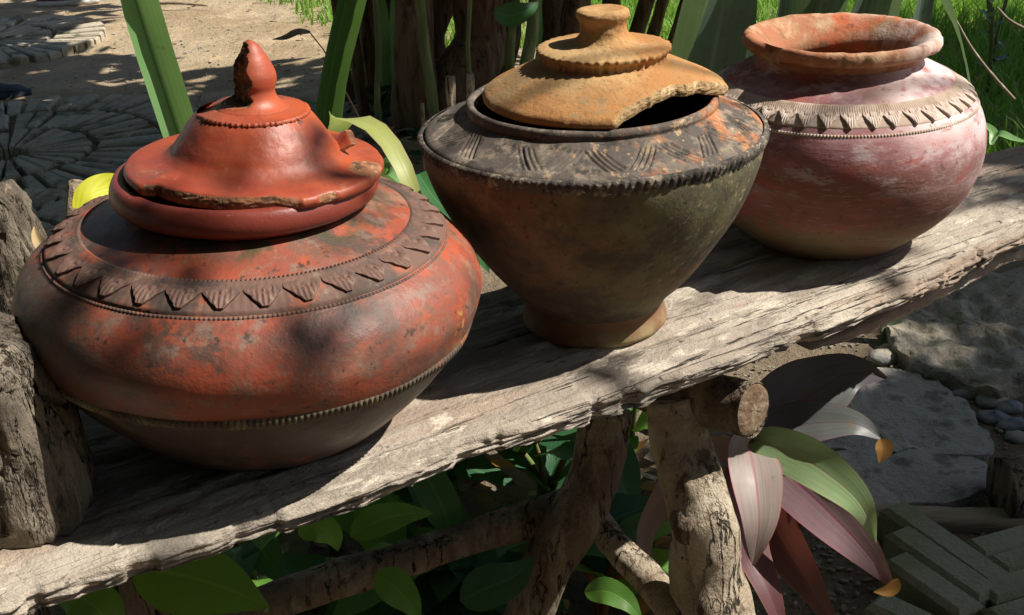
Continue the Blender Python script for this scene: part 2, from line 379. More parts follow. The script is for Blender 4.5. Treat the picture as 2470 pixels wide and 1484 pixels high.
M['pale_bark'] = layered('pale_knobby_wood', (.36, .29, .21), [
    dict(c=(.50, .43, .33), s=14, lo=.44, hi=.62, seed=1.0),
    dict(c=(.16, .115, .08), s=26, lo=.52, hi=.64, seed=4.0, st=(2, 2, .6)),
    dict(c=(.06, .045, .03), s=70, lo=.62, hi=.70, seed=6.0),
    dict(c=(.02, .015, .011), s=14, lo=.44, hi=.54, seed=31.0, st=(2, 2, .35), ridge=.022)],
    rough=.95, bumps=[(50, .008, (2, 2, .7)), (190, .003, (1, 1, 1))], spec=.15)
M['driftwood'] = layered('grey_driftwood', (.19, .16, .125), [
    dict(c=(.28, .235, .18), s=9, lo=.44, hi=.62, seed=1.0, st=(1.5, 1.5, .6)),
    dict(c=(.11, .09, .07), s=16, lo=.48, hi=.62, seed=3.0, st=(1, 1, .4)),
    dict(c=(.36, .29, .21), s=40, lo=.56, hi=.66, seed=5.0, st=(2, 2, .4), k=.7),
    dict(c=(.02, .015, .011), s=9, lo=.42, hi=.52, seed=31.0, st=(2, 2, .3), ridge=.013),
    dict(c=(.025, .018, .013), s=26, lo=.46, hi=.56, seed=37.0, st=(2, 2, .35), ridge=.012),
    dict(c=(.04, .03, .022), s=34, lo=.62, hi=.70, seed=6.0, st=(2, 2, .6))],
    rough=.95, bumps=[(34, .012, (2, 2, .4)), (150, .004, (1, 1, .6))], spec=.15)
M['endgrain'] = layered('cut_log_end', (.15, .105, .07), [
    dict(c=(.26, .20, .14), s=120, lo=.5, hi=.66, seed=2.0), dict(c=(.12, .07, .04), s=26, lo=.48, hi=.66, seed=5.0)],
    rough=.9, bumps=[(160, .003, (1, 1, 1))], spec=.15)
M['trunk'] = layered('brown_shrub_bark', (.15, .088, .052), [
    dict(c=(.22, .145, .09), s=14, lo=.45, hi=.65, seed=1.0, st=(2, 2, .5)),
    dict(c=(.05, .03, .02), s=20, lo=.5, hi=.66, seed=3.0, st=(3, 3, .4))], rough=.95, bumps=[(30, .008, (2, 2, .5))], spec=.15)
M['trunk_green'] = layered('green_stem_bark', (.13, .17, .06), [
    dict(c=(.26, .27, .12), s=20, lo=.45, hi=.65, seed=2.0, st=(2, 2, .3))], rough=.7, bumps=[(60, .002, (2, 2, .4))])
M['sand'] = layered('sandy_ground', (.43, .34, .225), [
    dict(c=(.36, .27, .165), s=1.6, lo=.42, hi=.62, seed=1.0),
    dict(c=(.52, .40, .26), s=7, lo=.48, hi=.66, seed=2.0),
    dict(c=(.22, .17, .115), s=26, lo=.58, hi=.70, seed=4.0, k=.7),
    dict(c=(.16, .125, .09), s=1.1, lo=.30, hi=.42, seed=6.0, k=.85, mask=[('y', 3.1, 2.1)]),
    dict(c=(.12, .10, .07), s=120, lo=.60, hi=.70, seed=9.0, k=.6)],
    rough=.95, rvar=.03, bumps=[(9, .03, (1, 1, 1)), (60, .01, (1, 1, 1)), (260, .003, (1, 1, 1))], spec=.15)
M['grass_soil'] = layered('grassy_soil', (.07, .085, .03), [dict(c=(.15, .12, .06), s=14, lo=.5, hi=.66, seed=1.0)],
    rough=.95, bumps=[(60, .01, (1, 1, 1))], spec=.1)
M['brick'] = layered('grey_paving_brick', (.42, .37, .285), [
    dict(c=(.50, .44, .34), s=6, lo=.42, hi=.62, seed=1.0), dict(c=(.17, .165, .11), s=9, lo=.5, hi=.66, seed=3.0),
    dict(c=(.12, .10, .075), s=70, lo=.58, hi=.7, seed=5.0, k=.7)], rough=.95, bumps=[(140, .003, (1, 1, 1)), (30, .004, (1, 1, 1))], spec=.15, rand=True)
M['mossbrick'] = layered('mossy_brick', (.31, .31, .22), [
    dict(c=(.23, .25, .15), s=10, lo=.42, hi=.62, seed=1.0), dict(c=(.30, .27, .2), s=22, lo=.55, hi=.68, seed=3.0)],
    rough=.95, bumps=[(150, .004, (1, 1, 1))], spec=.15, rand=True)
M['concrete'] = layered('rough_concrete', (.40, .39, .37), [
    dict(c=(.47, .43, .36), s=5, lo=.42, hi=.62, seed=1.0), dict(c=(.20, .20, .19), s=26, lo=.52, hi=.66, seed=3.0),
    dict(c=(.50, .49, .46), s=140, lo=.62, hi=.70, seed=6.0)], rough=.95, bumps=[(60, .008, (1, 1, 1)), (220, .003, (1, 1, 1))], spec=.15)
M['mortar'] = layered('sandy_mortar', (.40, .35, .275), [
    dict(c=(.30, .28, .24), s=8, lo=.42, hi=.62, d=10, r=.75, seed=1.0), dict(c=(.50, .44, .34), s=30, lo=.5, hi=.64, d=9, r=.7, seed=3.0),
    dict(c=(.14, .12, .10), s=90, lo=.58, hi=.68, seed=6.0, k=.7)], rough=.95, bumps=[(50, .010, (1, 1, 1)), (200, .004, (1, 1, 1))], spec=.15)
M['grit'] = layered('ground_grit', (.21, .18, .14), [dict(c=(.30, .27, .22), s=9, lo=.45, hi=.6, seed=1.0)], rough=.95)
M['stone'] = layered('pebble_stone', (.38, .34, .27), [dict(c=(.25, .25, .24), s=20, lo=.45, hi=.6, seed=1.0)], rough=.75, bumps=[(120, .002, (1, 1, 1))])
M['bluestone'] = layered('blue_pebble', (.17, .19, .23), [dict(c=(.27, .27, .28), s=20, lo=.45, hi=.6, seed=1.0)], rough=.7, bumps=[(120, .002, (1, 1, 1))])
M['batten'] = layered('pale_batten', (.36, .29, .20), [dict(c=(.24, .19, .13), s=14, lo=.45, hi=.65, st=(.3, 3, 3))], rough=.9, bumps=[(60, .003, (.3, 3, 3))])
M['blade'] = leaf_mat('bright_blade_leaf', (.20, .40, .14), (.25, .46, .18), (.10, .24, .07), rough=.35, trans=.35, veins=1, lines=9)
M['blade_dark'] = leaf_mat('dark_blade_leaf', (.035, .12, .045), (.06, .17, .06), (.10, .24, .09), rough=.35, trans=.25, veins=1, lines=9)
M['broad_dark'] = leaf_mat('broad_glossy_leaf', (.10, .155, .11), (.14, .20, .15), (.24, .32, .22), rough=.32, trans=.2, veins=3, lines=14)
M['lime'] = leaf_mat('lime_leaf', (.40, .46, .13), (.46, .50, .18), (.55, .45, .2), edge=(.55, .18, .22), rough=.42, trans=.35, veins=4, lines=10)
M['yellow'] = leaf_mat('yellow_leaf', (.66, .66, .04), (.72, .74, .06), (.74, .74, .12), rough=.5, trans=.4, veins=5)
M['under'] = leaf_mat('shade_leaf', (.075, .20, .035), (.14, .30, .045), (.17, .32, .07), rough=.42, trans=.4)
M['under2'] = leaf_mat('deep_green_leaf', (.025, .085, .04), (.04, .12, .05), (.08, .18, .08), rough=.40, trans=.3)
M['cordy_pale'] = leaf_mat('pale_pink_cordyline', (.23, .18, .165), (.31, .26, .23), (.32, .12, .14), edge=(.40, .06, .15), rough=.56, trans=.2, veins=1, tc_=(.35, .18, .12), lines=12)
M['cordy_pink'] = leaf_mat('pink_cordyline', (.20, .13, .145), (.29, .19, .20), (.32, .09, .15), edge=(.36, .08, .15), rough=.5, trans=.15, veins=1, tc_=(.35, .13, .10), lines=12)
M['cordy_green'] = leaf_mat('green_cordyline', (.24, .36, .17), (.31, .43, .22), (.36, .33, .2), edge=(.36, .2, .13), rough=.38, trans=.25, veins=1, lines=12)
M['cordy_dark'] = leaf_mat('dark_cordyline', (.085, .125, .095), (.16, .135, .16), (.12, .10, .10), edge=(.2, .05, .09), rough=.40, trans=.15, veins=1, tc_=(.16, .09, .07), lines=12)
M['cordy_red'] = leaf_mat('burgundy_cordyline', (.09, .036, .042), (.15, .062, .065), (.2, .07, .075), edge=(.33, .11, .05), rough=.42, trans=.2, veins=1, tc_=(.3, .08, .05), lines=12)
M['dryleaf'] = leaf_mat('dry_brown_leaf', (.26, .13, .03), (.34, .18, .04), (.2, .1, .04), rough=.7, trans=.3, tc_=(.45, .2, .03))
M['straw'] = leaf_mat('straw_leaf', (.45, .32, .16), (.5, .38, .2), (.5, .4, .2), rough=.7, trans=.2, tc_=(.5, .35, .15))
M['grass'] = leaf_mat('grass_blade', (.13, .32, .035), (.24, .44, .06), (.16, .32, .06), rough=.45, trans=.4, veins=1)
M['crown'] = leaf_mat('crown_leaf', (.04, .10, .02), (.08, .16, .03), (.1, .2, .05), rough=.4, trans=.2)
M['stem'] = layered('plant_stem', (.12, .17, .05), [dict(c=(.22, .13, .07), s=30, lo=.45, hi=.65)], rough=.6)
M['red_stem'] = layered('reddish_stem', (.22, .08, .04), [dict(c=(.12, .12, .05), s=30, lo=.5, hi=.65)], rough=.6)
M['twig'] = layered('dry_twig', (.24, .18, .12), [dict(c=(.38, .33, .27), s=40, lo=.5, hi=.65)], rough=.9)
M['shoe'] = layered('dark_canvas_shoe', (.035, .04, .055), [dict(c=(.06, .065, .08), s=80, lo=.5, hi=.65)], rough=.7, bumps=[(300, .001, (1, 1, 1))])
M['shoe_brown'] = layered('brown_shoe', (.12, .04, .03), [dict(c=(.07, .03, .02), s=60, lo=.5, hi=.65)], rough=.6)
M['sole'] = layered('shoe_sole', (.05, .065, .10), [dict(c=(.09, .1, .13), s=50, lo=.5, hi=.65)], rough=.8)
M['white_sole'] = layered('white_shoe_sole', (.62, .60, .57), [dict(c=(.45, .42, .38), s=40, lo=.5, hi=.65)], rough=.7)
M['sock'] = layered('pale_sock', (.60, .58, .55), [], rough=.9)
M['trousers'] = layered('dark_trousers', (.05, .055, .07), [dict(c=(.08, .085, .1), s=40, lo=.5, hi=.65)], rough=.9)
M['shirt'] = layered('grey_shirt', (.30, .32, .34), [dict(c=(.25, .27, .3), s=20, lo=.5, hi=.65)], rough=.9)
M['skin'] = layered('skin', (.45, .26, .17), [], rough=.55)
M['hair'] = layered('dark_hair', (.02, .015, .012), [], rough=.6)

# ================================================================== SETTING
def axis_coords(lo, hi, step, far):
    a = list(np.arange(lo, hi+1e-6, step)); g = step*1.6; x = hi
    while x < far: x += g; a.append(x); g *= 1.5
    g = step*1.6; x = lo; pre = []
    while x > -far: x -= g; pre.append(x); g *= 1.5
    return np.array(pre[::-1]+a)
gx = axis_coords(-3.2, 3.2, .035, 400); gy = axis_coords(0.4, 6.5, .035, 400)
V = [(x, y, (.010*fbm((x*1.7, y*1.7, 0), 4) + .004*fbm((x*9, y*9, 3), 3)) if abs(x) < 4 and -1 < y < 8 else 0.0) for y in gy for x in gx]
tag(link('ground', mkmesh('ground', V, grid_faces(len(gx), len(gy)), M['sand'])), kind='structure')

# --- round brick pavings: bricks on edge, laid radially
def brick_mesh(name, L, w1, w2, h, mat, b=.006):
    """tapered brick, length along +X from 0, chamfered top"""
    V = []
    for (x, w) in ((0, w1), (L, w2)):
        s = 1 if x == 0 else -1
        V += [(x, -w/2, -.03), (x, w/2, -.03), (x, w/2, h-b), (x, -w/2, h-b)]
    V += [(b, -w1/2+b, h), (b, w1/2-b, h), (L-b, w2/2-b, h), (L-b, -w2/2+b, h)]
    Fc = [(0, 1, 5, 4), (0, 3, 2, 1), (4, 5, 6, 7), (1, 2, 6, 5), (0, 4, 7, 3), (3, 8, 9, 2), (2, 9, 10, 6), (6, 10, 11, 7), (7, 11, 8, 3), (8, 11, 10, 9)]
    return mkmesh(name, V, Fc, mat, smooth=False)
def round_paving(name, cx, cy, rings, h=.030):
    root = empty(name, (cx, cy, 0)); root['kind'] = 'structure'
    for (r0, r1, n, off) in rings:
        me = brick_mesh('brick', r1-r0-.010, 2*PI*r0/n*.84, 2*PI*r1/n*.78, h, M['brick'])
        for k in range(n):
            a = 2*PI*(k+off)/n + random.uniform(-.02, .02)
            x, y = cx+r1*math.cos(a), cy+r1*math.sin(a)
            o = link('brick', me, root, (r0*math.cos(a), r0*math.sin(a), random.uniform(-.006, .004)),
                     (random.uniform(-.05, .05), random.uniform(-.02, .02), a), (1, random.uniform(.85, 1.05), 1))
    return root
c = at_z(21, 391, 0)
round_paving('round_paving', c.x, c.y, [(.060, .235, 26, .2), (.245, .425, 42, 0), (.435, .60, 58, .3)])
c2 = at_z(-25, 112, 0)
round_paving('round_paving', c2.x, c2.y, [(.06, .245, 26, 0), (.255, .45, 44, .4)])
c3 = at_z(-120, 640, 0)
round_paving('round_paving', c3.x, c3.y, [(.07, .25, 24, 0), (.26, .43, 40, .2)])

# --- loose bricks on edge, lower right
root = empty('brick_edging', at_z(2300, 1360, 0)); root['kind'] = 'structure'
def laid_brick(a, b, w=.043, h=.05, lift=0.0):
    A, B = at_z(*a, .03), at_z(*b, .03); d = B-A; L = math.hypot(d.x, d.y)
    me = brick_mesh('brick', L, w, w, h, M['mossbrick'], .007)
    link('brick', me, root, (A.x-root.location.x, A.y-root.location.y, lift), (random.uniform(-.03, .03), 0, math.atan2(d.y, d.x)))
for a, b in [((2150, 1240), (2440, 1445)), ((2160, 1300), (2390, 1462)), ((2150, 1365), (2340, 1500)), ((2345, 1350), (2560, 1290)),
             ((2400, 1390), (2620, 1325)), ((2370, 1455), (2560, 1395)), ((2390, 1520), (2600, 1455)), ((2105, 1470), (2230, 1530)), ((2120, 1540), (2300, 1545))]:
    laid_brick(a, b)

# --- grass: uncountable blades in one mesh each
def grass_patch(name, pts_fn, n, h0, h1, label, lean=.5, wid=.0035):
    V, Fc, UV = [], [], []
    k = 0
    while k < n:
        q = pts_fn()
        if q is None: continue
        x, y = q; h = random.uniform(h0, h1); a = random.uniform(0, 2*PI); l = random.uniform(.1, lean)*h
        w = wid*random.uniform(.7, 1.4); dx, dy = math.cos(a), math.sin(a); b0 = random.uniform(0, PI); sx, sy = math.cos(b0)*w, math.sin(b0)*w
        o = len(V)
        for t in (0, .45, .8, 1.0):
            ww = (1-t**1.6); cx_, cy_, cz = x+dx*l*t*t, y+dy*l*t*t, h*(t-.18*t*t)
            if t < 1: V += [(cx_-sx*ww, cy_-sy*ww, cz), (cx_+sx*ww, cy_+sy*ww, cz)]; UV += [(.1, t), (.9, t)]
            else: V.append((cx_, cy_, cz)); UV.append((.5, 1))
        Fc += [(o, o+1, o+3, o+2), (o+2, o+3, o+5, o+4), (o+4, o+5, o+6)]
        k += 1
    return tag(link(name, mkmesh(name, V, Fc, M['grass'], uv=UV)), label, 'grass', kind='stuff')
def in_right():
    x, y = random.uniform(.25, 3.2), random.uniform(2.5, 6.2)
    if y < 2.75 + .25*math.sin(x*3): return None
    if x < .35+.25*fbm((x*2, y*2, 1)): return None
    e = (y-3.0)/2 + fbm((x*2.3, y*2.3, 5), 2)*.6
    if random.random() > .35+.5*max(0, min(1, e)) + .2: return None
    return x, y
grass_patch('grass', in_right, 30000, .05, .17, 'green grass growing behind the pots on the right', .9)
def in_left():
    x, y = random.uniform(-1.6, .6), random.uniform(4.3, 8)
    lim = 5.55 - (x+1.05)*2.1 + .2*fbm((x*3, y*3, 2), 3)
    if y < lim: return None
    return x, y
grass_patch('grass', in_left, 14000, .03, .09, 'short bright grass beyond the sandy path', .8)

# --- rough concrete slab, heap, pebbles, batten at the right
def blob(name, outline, z0, h, mat, label, cat, n=56, m=12, amp=.01, freq=14):
    """flat rough lump: polygon outline in world XY, domed and roughened"""
    P = np.array(outline); c = P.mean(0); ang = np.arctan2(P[:, 1]-c[1], P[:, 0]-c[0]); o = np.argsort(ang)
    a = np.r_[ang[o]-2*PI, ang[o], ang[o]+2*PI]; r = np.tile(np.hypot(*(P-c).T)[o], 3)
    V = []
    for j in range(m):
        t = j/(m-1)
        f = 1.0 if j == 0 else math.cos(max(0, (t-.25)/.75)*PI/2)**.8 if t > .25 else 1.0
        zz = z0 + (h*min(1, t/.25) if t <= .25 else h)
        for i in range(n):
            th = -PI+2*PI*i/n; R_ = np.interp(th, a, r)*f
            R_ *= 1+.07*fbm((math.cos(th)*4+c[0], math.sin(th)*4, 0), 4)
            x, y = c[0]+R_*math.cos(th), c[1]+R_*math.sin(th)
            d = fbm((x*freq, y*freq, zz*freq), 4)
            V.append((x-c[0]+d*amp*.6*math.cos(th)*(f > .05), y-c[1]+d*amp*.6*math.sin(th)*(f > .05), (zz-z0) + (d*amp if j else -.02)))
    Fc = grid_faces(n, m, True)
    Fc.append(tuple(range((m-1)*n, m*n)))
    return tag(link(name, mkmesh(name, V, Fc, mat), None, (c[0], c[1], z0)), label, cat)
def gz(lst, z=0.0): return [tuple(at_z(u, v, z))[:2] for u, v in lst]
blob('concrete_slab', gz([(1820, 1010), (1870, 930), (1960, 880), (2120, 870), (2250, 900), (2370, 1000), (2395, 1075), (2200, 1060), (2000, 1060), (1870, 1050)], .03), 0, .016, M['concrete'], 'flat grey concrete slab on the ground behind the purple plant', 'slab', amp=.005, n=160, m=22, freq=40)
blob('concrete_slab', gz([(1790, 1180), (1950, 1120), (2150, 1110), (2380, 1110), (2390, 1190), (2200, 1215), (1990, 1215), (1830, 1225)], .01), 0, .018, M['concrete'], 'lower cracked concrete strip beside the wooden batten', 'slab', amp=.008, n=90, m=14)
blob('concrete_heap', gz([(2150, 800), (2190, 740), (2300, 690), (2469, 640), (2640, 640), (2650, 820), (2520, 900), (2400, 940), (2260, 900), (2170, 850)], .03), 0, .028, M['mortar'], 'rough lumpy concrete heap at the right edge below the bench', 'concrete', amp=.013, n=170, m=40, freq=26)
def pebble(u, v, r, mat, label, cat='stone', sq=.6, el=1.3, rz=0.0):
    p = at_z(u, v, 0); n, m = 12, 8; V = []; sd = random.uniform(0, 50)
    for j in range(m):
        ph = PI*j/(m-1)
        for i in range(n):
            th = 2*PI*i/n; d = 1+.22*fbm((math.cos(th)*1.5+sd, math.sin(th)*1.5, math.cos(ph)*1.5), 2)
            V.append((r*el*d*math.sin(ph)*math.cos(th), r*d*math.sin(ph)*math.sin(th), -r*sq*d*math.cos(ph)))
    return tag(link('pebble', mkmesh('pebble', V, grid_faces(n, m, True), mat), None, (p.x, p.y, r*sq*.45), (0, 0, rz)), label, cat, 'pebbles lying on the ground')
PB = [(2195, 845, .022, 'stone', 'pale rounded pebble at the foot of the rough concrete heap'), (2150, 850, .017, 'stone', 'tan pebble just left of the pale rounded pebble'),
      (2210, 885, .020, 'stone', 'flat greyish pebble below the pale rounded pebble'), (2130, 870, .024, 'stone', 'long dark grey pebble by the concrete slab edge'),
      (2330, 955, .016, 'stone', 'small brown pebble between slab and concrete heap'), (2390, 975, .024, 'stone', 'long tan pebble at the right end of the slab'),
      (2430, 990, .018, 'bluestone', 'blue grey pebble beside the long tan pebble'), (2395, 1015, .018, 'bluestone', 'dark blue pebble at the corner of the slab'),
      (2440, 1030, .016, 'bluestone', 'bluish pebble at the right picture edge'), (2420, 945, .020, 'stone', 'grey pebble at the foot of the heap on the right'),
      (2365, 1280, .011, 'stone', 'small white stone just below the wooden batten'), (2310, 1205, .022, 'bluestone', 'dark stone lying on the wooden batten'),
      (2340, 1278, .012, 'stone', 'little brown stone left of the small white stone'), (2450, 1060, .014, 'stone', 'small grey stone below the bluish pebble')]
for i, (u, v, r, m_, lb) in enumerate(PB): pebble(u, v, r, M[m_], lb, el=random.uniform(1.1, 1.6), rz=random.uniform(-.6, .6))
V = []
A, B = at_z(1840, 1222, .02), at_z(2620, 1255, .02)
d = (B-A).normalized(); n_ = Vector((-d.y, d.x, 0)); L = (B-A).length
for i in range(41):
    p = A + d*(L*i/40)
    for (o, z) in ((-.016, -.02), (-.017, .018), (-.012, .024), (.012, .025), (.017, .019), (.016, -.02)):
        e = .0025*fbm((p.x*20, o*60, z*40), 3); q = p+n_*(o+e); V.append((q.x-A.x, q.y-A.y, z+e))
tag(link('wooden_batten', mkmesh('wooden_batten', V, grid_faces(6, 41, True)+[(0, 5, 4, 3, 2, 1)], M['batten']), None, (A.x, A.y, 0)), 'pale thin wooden batten lying on the ground at lower right', 'batten')

# ================================================================== BENCH
O0 = Vector((-.354, .679, 0)); ANG = math.atan2(.557, .915)
AX, AY = Vector((math.cos(ANG), math.sin(ANG), 0)), Vector((-math.sin(ANG), math.cos(ANG), 0))
bench = empty('wooden_bench', (O0.x, O0.y, 0), 'rustic weathered plank bench on crooked log legs carrying the three pots', 'bench', rz=ANG)
BI = Matrix.Translation((O0.x, O0.y, 0)) @ Matrix.Rotation(ANG, 4, 'Z'); BI = BI.inverted()
def bl(Vs): return [tuple(BI @ Vector(v)) for v in Vs]
fr = [BI @ at_z(u, v, .5) for u, v in [(-300, 1520), (0, 1430), (190, 1362), (500, 1280), (800, 1170), (1100, 1062), (1500, 930), (1900, 792), (2200, 675), (2469, 545), (2800, 400)]]
bk = [BI @ Vector(p) for p in [(-.72, .72, 0), (-.42, .895, 0), (-.022, 1.130, 0), (.30, 1.315, 0), (.64, 1.495, 0), (1.1, 1.74, 0)]]
fx, fy = [p.x for p in fr], [p.y for p in fr]; bx_, by_ = [p.x for p in bk], [p.y for p in bk]
NS = 620; V = []
S0, S1 = -.22, 1.38
NT = 44
for k in range(NS):
    s = S0 + (S1-S0)*k/(NS-1)
    ed = .0045*fbm((s*9, 2, 0), 3) + .0016*fbm((s*30, 7, 0), 3) + .006*smooth01(fbm((s*15, 9, 0), 3), .16, .24)*(.7+.6*fbm((s*40, 3, 0), 2))
    f = np.interp(s, fx, fy) + ed; b = np.interp(s, bx_, by_) + .012*fbm((s*7, 20, 0), 4)
    th = .030 + .004*fbm((s*6, 40, 0), 3)
    def top(t):
        g = fbm((s*3.2, t*30, 1.5), 5)*.0032 + fbm((s*14, t*75, 9.5), 4)*.0016
        ck = fbm((s*1.6, t*26, 30), 4); g -= .006*max(0, 1-abs(ck)/.035)*max(0, fbm((s*2.5, t*8, 61), 2)+.15)
        e = max(0, 1-t*(b-f)/.05); g -= .006*e*e
        return g - .0015
    row = [(s, b-.004, .5-th), (s, (b+f)/2, .5-th), (s, f+.010+.004*fbm((s*20, 3, 3), 3), .5-th)]
    for q in range(14):
        u = q/13; zz = .5 - th*.92 + (th*.92-.012)*u
        row.append((s, f + .005*(1-u)**2 + .0026*fbm((s*13, u*7, 15), 5) + .0034*fbm((s*5, u*5, 25), 4) - .004*max(0, 1-abs(fbm((s*4, u*3.5, 77), 3))/.07), zz))
    for q in range(NT):
        t = (q+.6)/NT; w = t**1.15
        row.append((s, f + (b-f)*w + (.0, .0)[0], .5 + top(w)))
    row += [(s, b+.003, .5-.010), (s, b+.002, .5-th*.7)]
    V += row
m_ = len(row)
link('seat_plank', mkmesh('seat_plank', V, grid_faces(m_, NS, True)+[tuple(range(m_))[::-1], tuple(range((NS-1)*m_, NS*m_))], M['plank']), bench)
# split lower strip under the right part of the front edge
V = []
for k in range(160):
    s = .74 + .60*k/159; f = np.interp(s, fx, fy); g = .012+.006*fbm((s*6, 5, 0), 3); taper = min(1, (k+2)/24)
    for q in range(8):
        a = 2*PI*q/8; e = 1+.25*fbm((s*30, q, 2), 3)
        V.append((s, f+.036+.018*math.cos(a)*e, .5-.030-g-.010*taper*(1+math.sin(a)*e)))
link('split_strip', mkmesh('split_strip', V, grid_faces(8, 160, True), M['plank']), bench)
def px(lst): return [at_y(u, v, y) for u, v, y in lst]
def log_part(name, path, rad, mat, nth=20, nseg=46, rough=.16, rs=22, seed=0.0, caps=True):
    Vv, Ff = tube(path, rad, nth, nseg, rough, rs, seed, caps); return link(name, mkmesh(name, bl(Vv), Ff, M[mat] if isinstance(mat, str) else mat), bench)
p2 = px([(1625, 960, 1.04), (1650, 1090, 1.02), (1672, 1180, 1.0), (1700, 1290, .99), (1695, 1380, .99), (1735, 1500, .98)])
p2.append(Vector((p2[-1].x+.01, p2[-1].y, -.03)))
leg = log_part('leg', p2, [.027, .029, .033, .037, .036, .034, .038, .042], 'pale_bark', 30, 90, .18, 24, 3.0)
kn = px([(1668, 1285, .9605)])[0]
Vv, Ff = tube([kn+Vector((.004, .03, .004)), kn+Vector((0, .012, 0)), kn], [.020, .018, .014], 18, 10, .25, 60, 8.0)
link('knot', mkmesh('knot', bl(Vv), Ff, M['bark']), bench)
p1 = px([(1465, 985, 1.12), (1440, 1120, 1.10), (1385, 1250, 1.08), (1310, 1390, 1.07), (1260, 1510, 1.07)]); p1.append(Vector((p1[-1].x-.03, p1[-1].y, -.03)))
log_part('leg', p1, [.028, .027, .029, .026, .024, .026], 'bark', 26, 70, .18, 22, 11.0)
log_part('rail', px([(380, 1560, 1.02), (660, 1448, 1.04), (1000, 1340, 1.07), (1250, 1262, 1.09), (1420, 1208, 1.11)]), [.021, .020, .021, .019, .022], 'bark', 22, 80, .14, 20, 5.0)
pb = px([(1415, 1225, 1.13), (1480, 1310, 1.09), (1560, 1395, 1.05), (1650, 1510, 1.0)]); log_part('brace', pb, [.018, .016, .018, .02], 'pale_bark', 20, 50, .12, 24, 15.0)
pl0 = px([(180, 1500, .98)])[0]
log_part('leg', [Vector((pl0.x+.05, pl0.y+.05, .47)), Vector((pl0.x+.06, pl0.y+.05, .25)), Vector((pl0.x+.04, pl0.y+.06, -.03))], [.028, .027, .03], 'bark', 20, 40, .15, 22, 19.0)
pr_ = at_z(2700, 900, 0)
log_part('leg', [Vector((.86, 1.60, .47)), Vector((.87, 1.60, .2)), Vector((.85, 1.61, -.03))], [.03, .028, .03], 'bark', 20, 40, .15, 22, 23.0)
c0, c1 = px([(1585, 935, 1.075)])[0], px([(1818, 988, .995)])[0]
log_part('crossbar', [c0+(c0-c1)*.9, c0, (c0+c1)/2, c1], [.024, .025, .026, .0265], 'bark', 26, 50, .10, 26, 27.0, False)
# cut face of the crossbar
dv = (c1-c0).normalized(); e1 = dv.cross(Vector((0, 0, 1))).normalized(); e2 = dv.cross(e1)
V = [c1+dv*.0015]; nn = 36
for j in range(1, 7):
    for i in range(nn):
        a = 2*PI*i/nn; r = .0262*j/6*(1+.06*math.sin(2*a+1)+.03*fbm((math.cos(a)*2, math.sin(a)*2, 4), 2)); V.append(c1+e1*(r*math.cos(a))+e2*(r*math.sin(a))+dv*(.0012*fbm((r*300, i*.5, 0), 2)+(.001 if j < 6 else -.002)))
Ff = [(0, 1+i, 1+(i+1) % nn) for i in range(nn)]+[(1+j*nn+i, 1+j*nn+nn+i, 1+j*nn+nn+(i+1) % nn, 1+j*nn+(i+1) % nn) for j in range(5) for i in range(nn)]
link('cut_face', mkmesh('cut_face', bl(V), Ff, M['endgrain']), bench)

# --- driftwood block standing on the left end of the bench, and the weathered post behind it
def stack(name, rows, uc, Y, depth, mat, label, cat, z_floor, amp=.012, freq=16, ex=6.0, seed=0.0):
    pts = []
    for (v, ur) in rows:
        a, b = at_y(uc, v, Y), at_y(ur, v, Y); pts.append((b.z, (a.x+b.x)/2, (b.x-a.x)/2))
    pts.sort(); z = [p[0] for p in pts]; base = Vector((pts[0][1], Y+depth*.5, z_floor))
    zs = np.linspace(z_floor, z[-1], 60); V = []; nn = 128
    for q, zz in enumerate(zs):
        cx_ = np.interp(zz, z, [p[1] for p in pts]); hw = np.interp(zz, z, [p[2] for p in pts])
        for i in range(nn):
            a = 2*PI*i/nn; c_, s_ = math.cos(a), math.sin(a)
            k = (abs(c_)**ex+abs(s_)**ex)**(-1/ex)
            x, y = cx_+hw*k*c_, Y+depth*.5+depth*.5*k*s_
            d = .7*fbm((x*freq+seed, y*freq, zz*freq*.25), 5)+.9*(mn.noise((x*freq*.8+seed, y*freq*.8, zz*freq*.5), noise_basis='VORONOI_F1')-.4)
            cr_ = fbm((x*34+seed, y*34, zz*5), 3); d2 = -1.6*max(0, 1-abs(cr_)/.05)
            V.append((x+amp*(d+.5*d2)*c_-base.x, y+amp*(d+.5*d2)*s_-base.y, zz+(amp*.9*fbm((x*22, y*22, 3+seed), 4) if q > 40 else 0)-base.z))
    Fc = grid_faces(nn, 60, True)+[tuple(range(nn))[::-1], tuple(range(59*nn, 60*nn))]
    return tag(link(name, mkmesh(name, V, Fc, mat), None, base), label, cat)
stack('driftwood_block', [(1345, 150), (1280, 150), (1200, 132), (1130, 112), (1060, 75), (1010, 42), (965, 15), (930, -15), (905, -55), (885, -110)], -330, .715, .10, M['driftwood'],
      'grey cracked driftwood block on the bench at the left edge', 'driftwood', .499, amp=.010)
stack('weathered_post', [(478, -12), (500, 20), (530, 42), (570, 56), (610, 72), (650, 88), (720, 86), (800, 80), (900, 80), (1000, 80), (1200, 80), (1450, 80)], -200, 1.09, .06, M['driftwood'],
      'pale weathered wooden post standing behind the bench at the left edge', 'post', -.02, amp=.010, seed=9.0)

